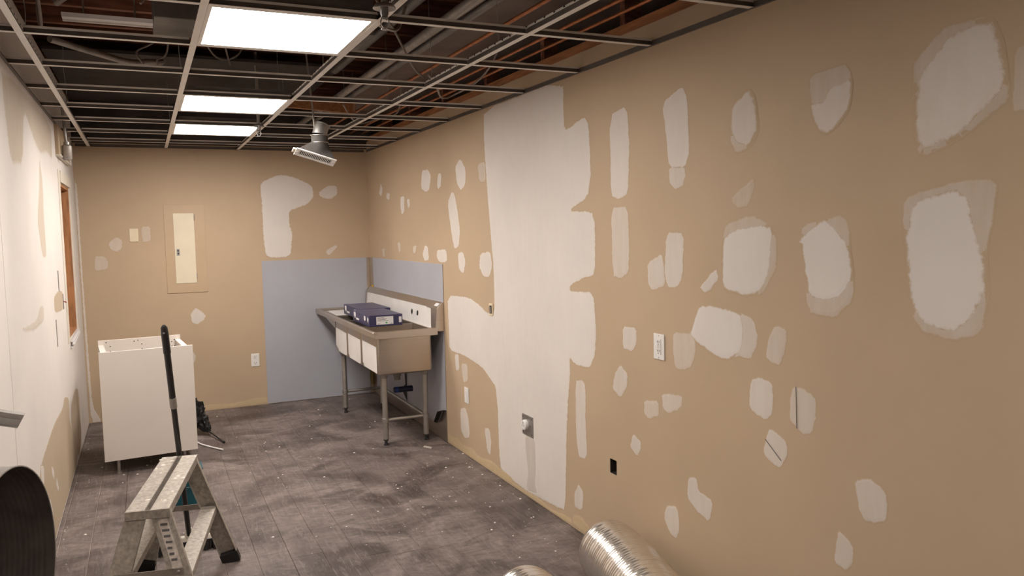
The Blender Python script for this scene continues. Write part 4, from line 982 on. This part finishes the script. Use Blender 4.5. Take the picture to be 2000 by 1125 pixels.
for z in (1.040, 1.078):
    for du in (-.006, .006): b(uc+du-.0013, uc+du+.0013, z-.002, z+.007, .0085, .0091).build('slot', 'hole', d)
    b(uc-.002, uc+.002, z-.010, z-.006, .0085, .0091).build('ground_slot', 'hole', d)
for z in (1.056, 1.063): b(uc-.008, uc+.008, z-.0025, z+.0025, .0085, .0095).build('test_button', 'melamine', d)
for z in (1.012, 1.106): MB().lathe([(.0028, 0), (.002, .001)], on_right(uc, z, .006), (-1, 0, 0), 8).build('screw', 'galv', t)
t, b = plate_on(on_right, 'switch_plate', 'narrow white rocker switch plate low on the tan patch near the sink', 4.985, 5.060, .375, .484)
b(5.006, 5.039, .397, .462, .006, .009).build('rocker', 'plate', t, bevel=.001)
t, b = plate_on(on_right, 'range_receptacle', 'steel square plate with a round white receptacle on the white skimmed wall', 3.996, 4.136, .370, .490, 'galv')
MB().lathe([(.030, 0), (.030, .016), (.026, .020), (.01, .0205)], on_right(4.082, .432, .006), (-1, 0, 0), 28).build('receptacle', 'plate', t, smooth=True)
for a, c, e, f_ in ((4.079, 4.085, .440, .450), (4.070, 4.074, .424, .434), (4.090, 4.094, .424, .434)): b(a, c, e, f_, .0262, .0268).build('slot', 'ink', t)
for u, z in ((4.012, .385), (4.012, .475), (4.12, .385), (4.12, .475), (4.03, .432)): MB().lathe([(.005, 0), (.004, .0008)], on_right(u, z, .006), (-1, 0, 0), 10).build('knockout', 'darkfoot', t)
t, b = plate_on(on_right, 'device_box', 'slim open device box at the corner of the white skimmed wall', 4.536, 4.594, 1.026, 1.104, 'ivory')
b(4.548, 4.582, 1.04, 1.09, .006, .007).build('opening', 'hole', t)
b(4.555, 4.575, 1.046, 1.084, .007, .014).build('yoke', 'galv', t)
MB().box(XL+.0, XL+.003, 5.655, 5.672, 1.24, 1.37).build('gap_strip', 'ink', wall_left)
MB().box(XL+.0, XL+.003, 5.36, 5.385, .93, 1.09).build('gap_strip', 'conduit', wall_left)
MB().box(XL+.0, XL+.003, 5.885, 5.905, 1.11, 1.21).build('gap_strip', 'ink', wall_left)
MB().tube(curve([(XL+.001, 5.89, 1.16), (XL+.012, 5.92, 1.155), (XL+.012, 5.95, 1.148)], 4), .004, 8).build('red_wire', M('red_wire', (.25, .01, .01), .5), wall_left, smooth=True)

# plaster crumbs on the floor: uncountable, one object
cr = MB(); rc_ = random.Random(21)
for k in range(420):
    if k % 3 == 0: continue
    if k < 230: x, yy = rc_.uniform(XL+.05, XR-.05), rc_.uniform(2.6, D-.1)
    elif k < 330: x, yy = XR-abs(rc_.gauss(0, .18))-.01, rc_.uniform(3.2, 5.4)
    elif k < 380: x, yy = rc_.gauss(1.35, .22), rc_.gauss(4.4, .35)
    else: x, yy = XL+abs(rc_.gauss(0, .1))+.01, rc_.uniform(4.2, 7.2)
    if not (XL+.01 < x < XR-.01 and yy < D-.02): continue
    r = rc_.choice([.002, .003, .003, .004, .006, .009]); q = rc_.uniform(0, 6.3); el = rc_.uniform(.4, 1)
    pts = [(x+r*math.cos(q+a)*(1 if i % 2 else el), yy+r*math.sin(q+a)*el) for i, a in enumerate((0, 1.2, 2.3, 3.4, 4.6))]
    cr.add([(a, b, .0003) for a, b in pts]+[(x, yy, .0006+r*.5)], [(0,1,5),(1,2,5),(2,3,5),(3,4,5),(4,0,5),(4,3,2,1,0)])
tag(cr.build('plaster_crumbs', 'plaster'), 'white plaster crumbs scattered over the dark floor', 'plaster crumbs', kind='stuff')
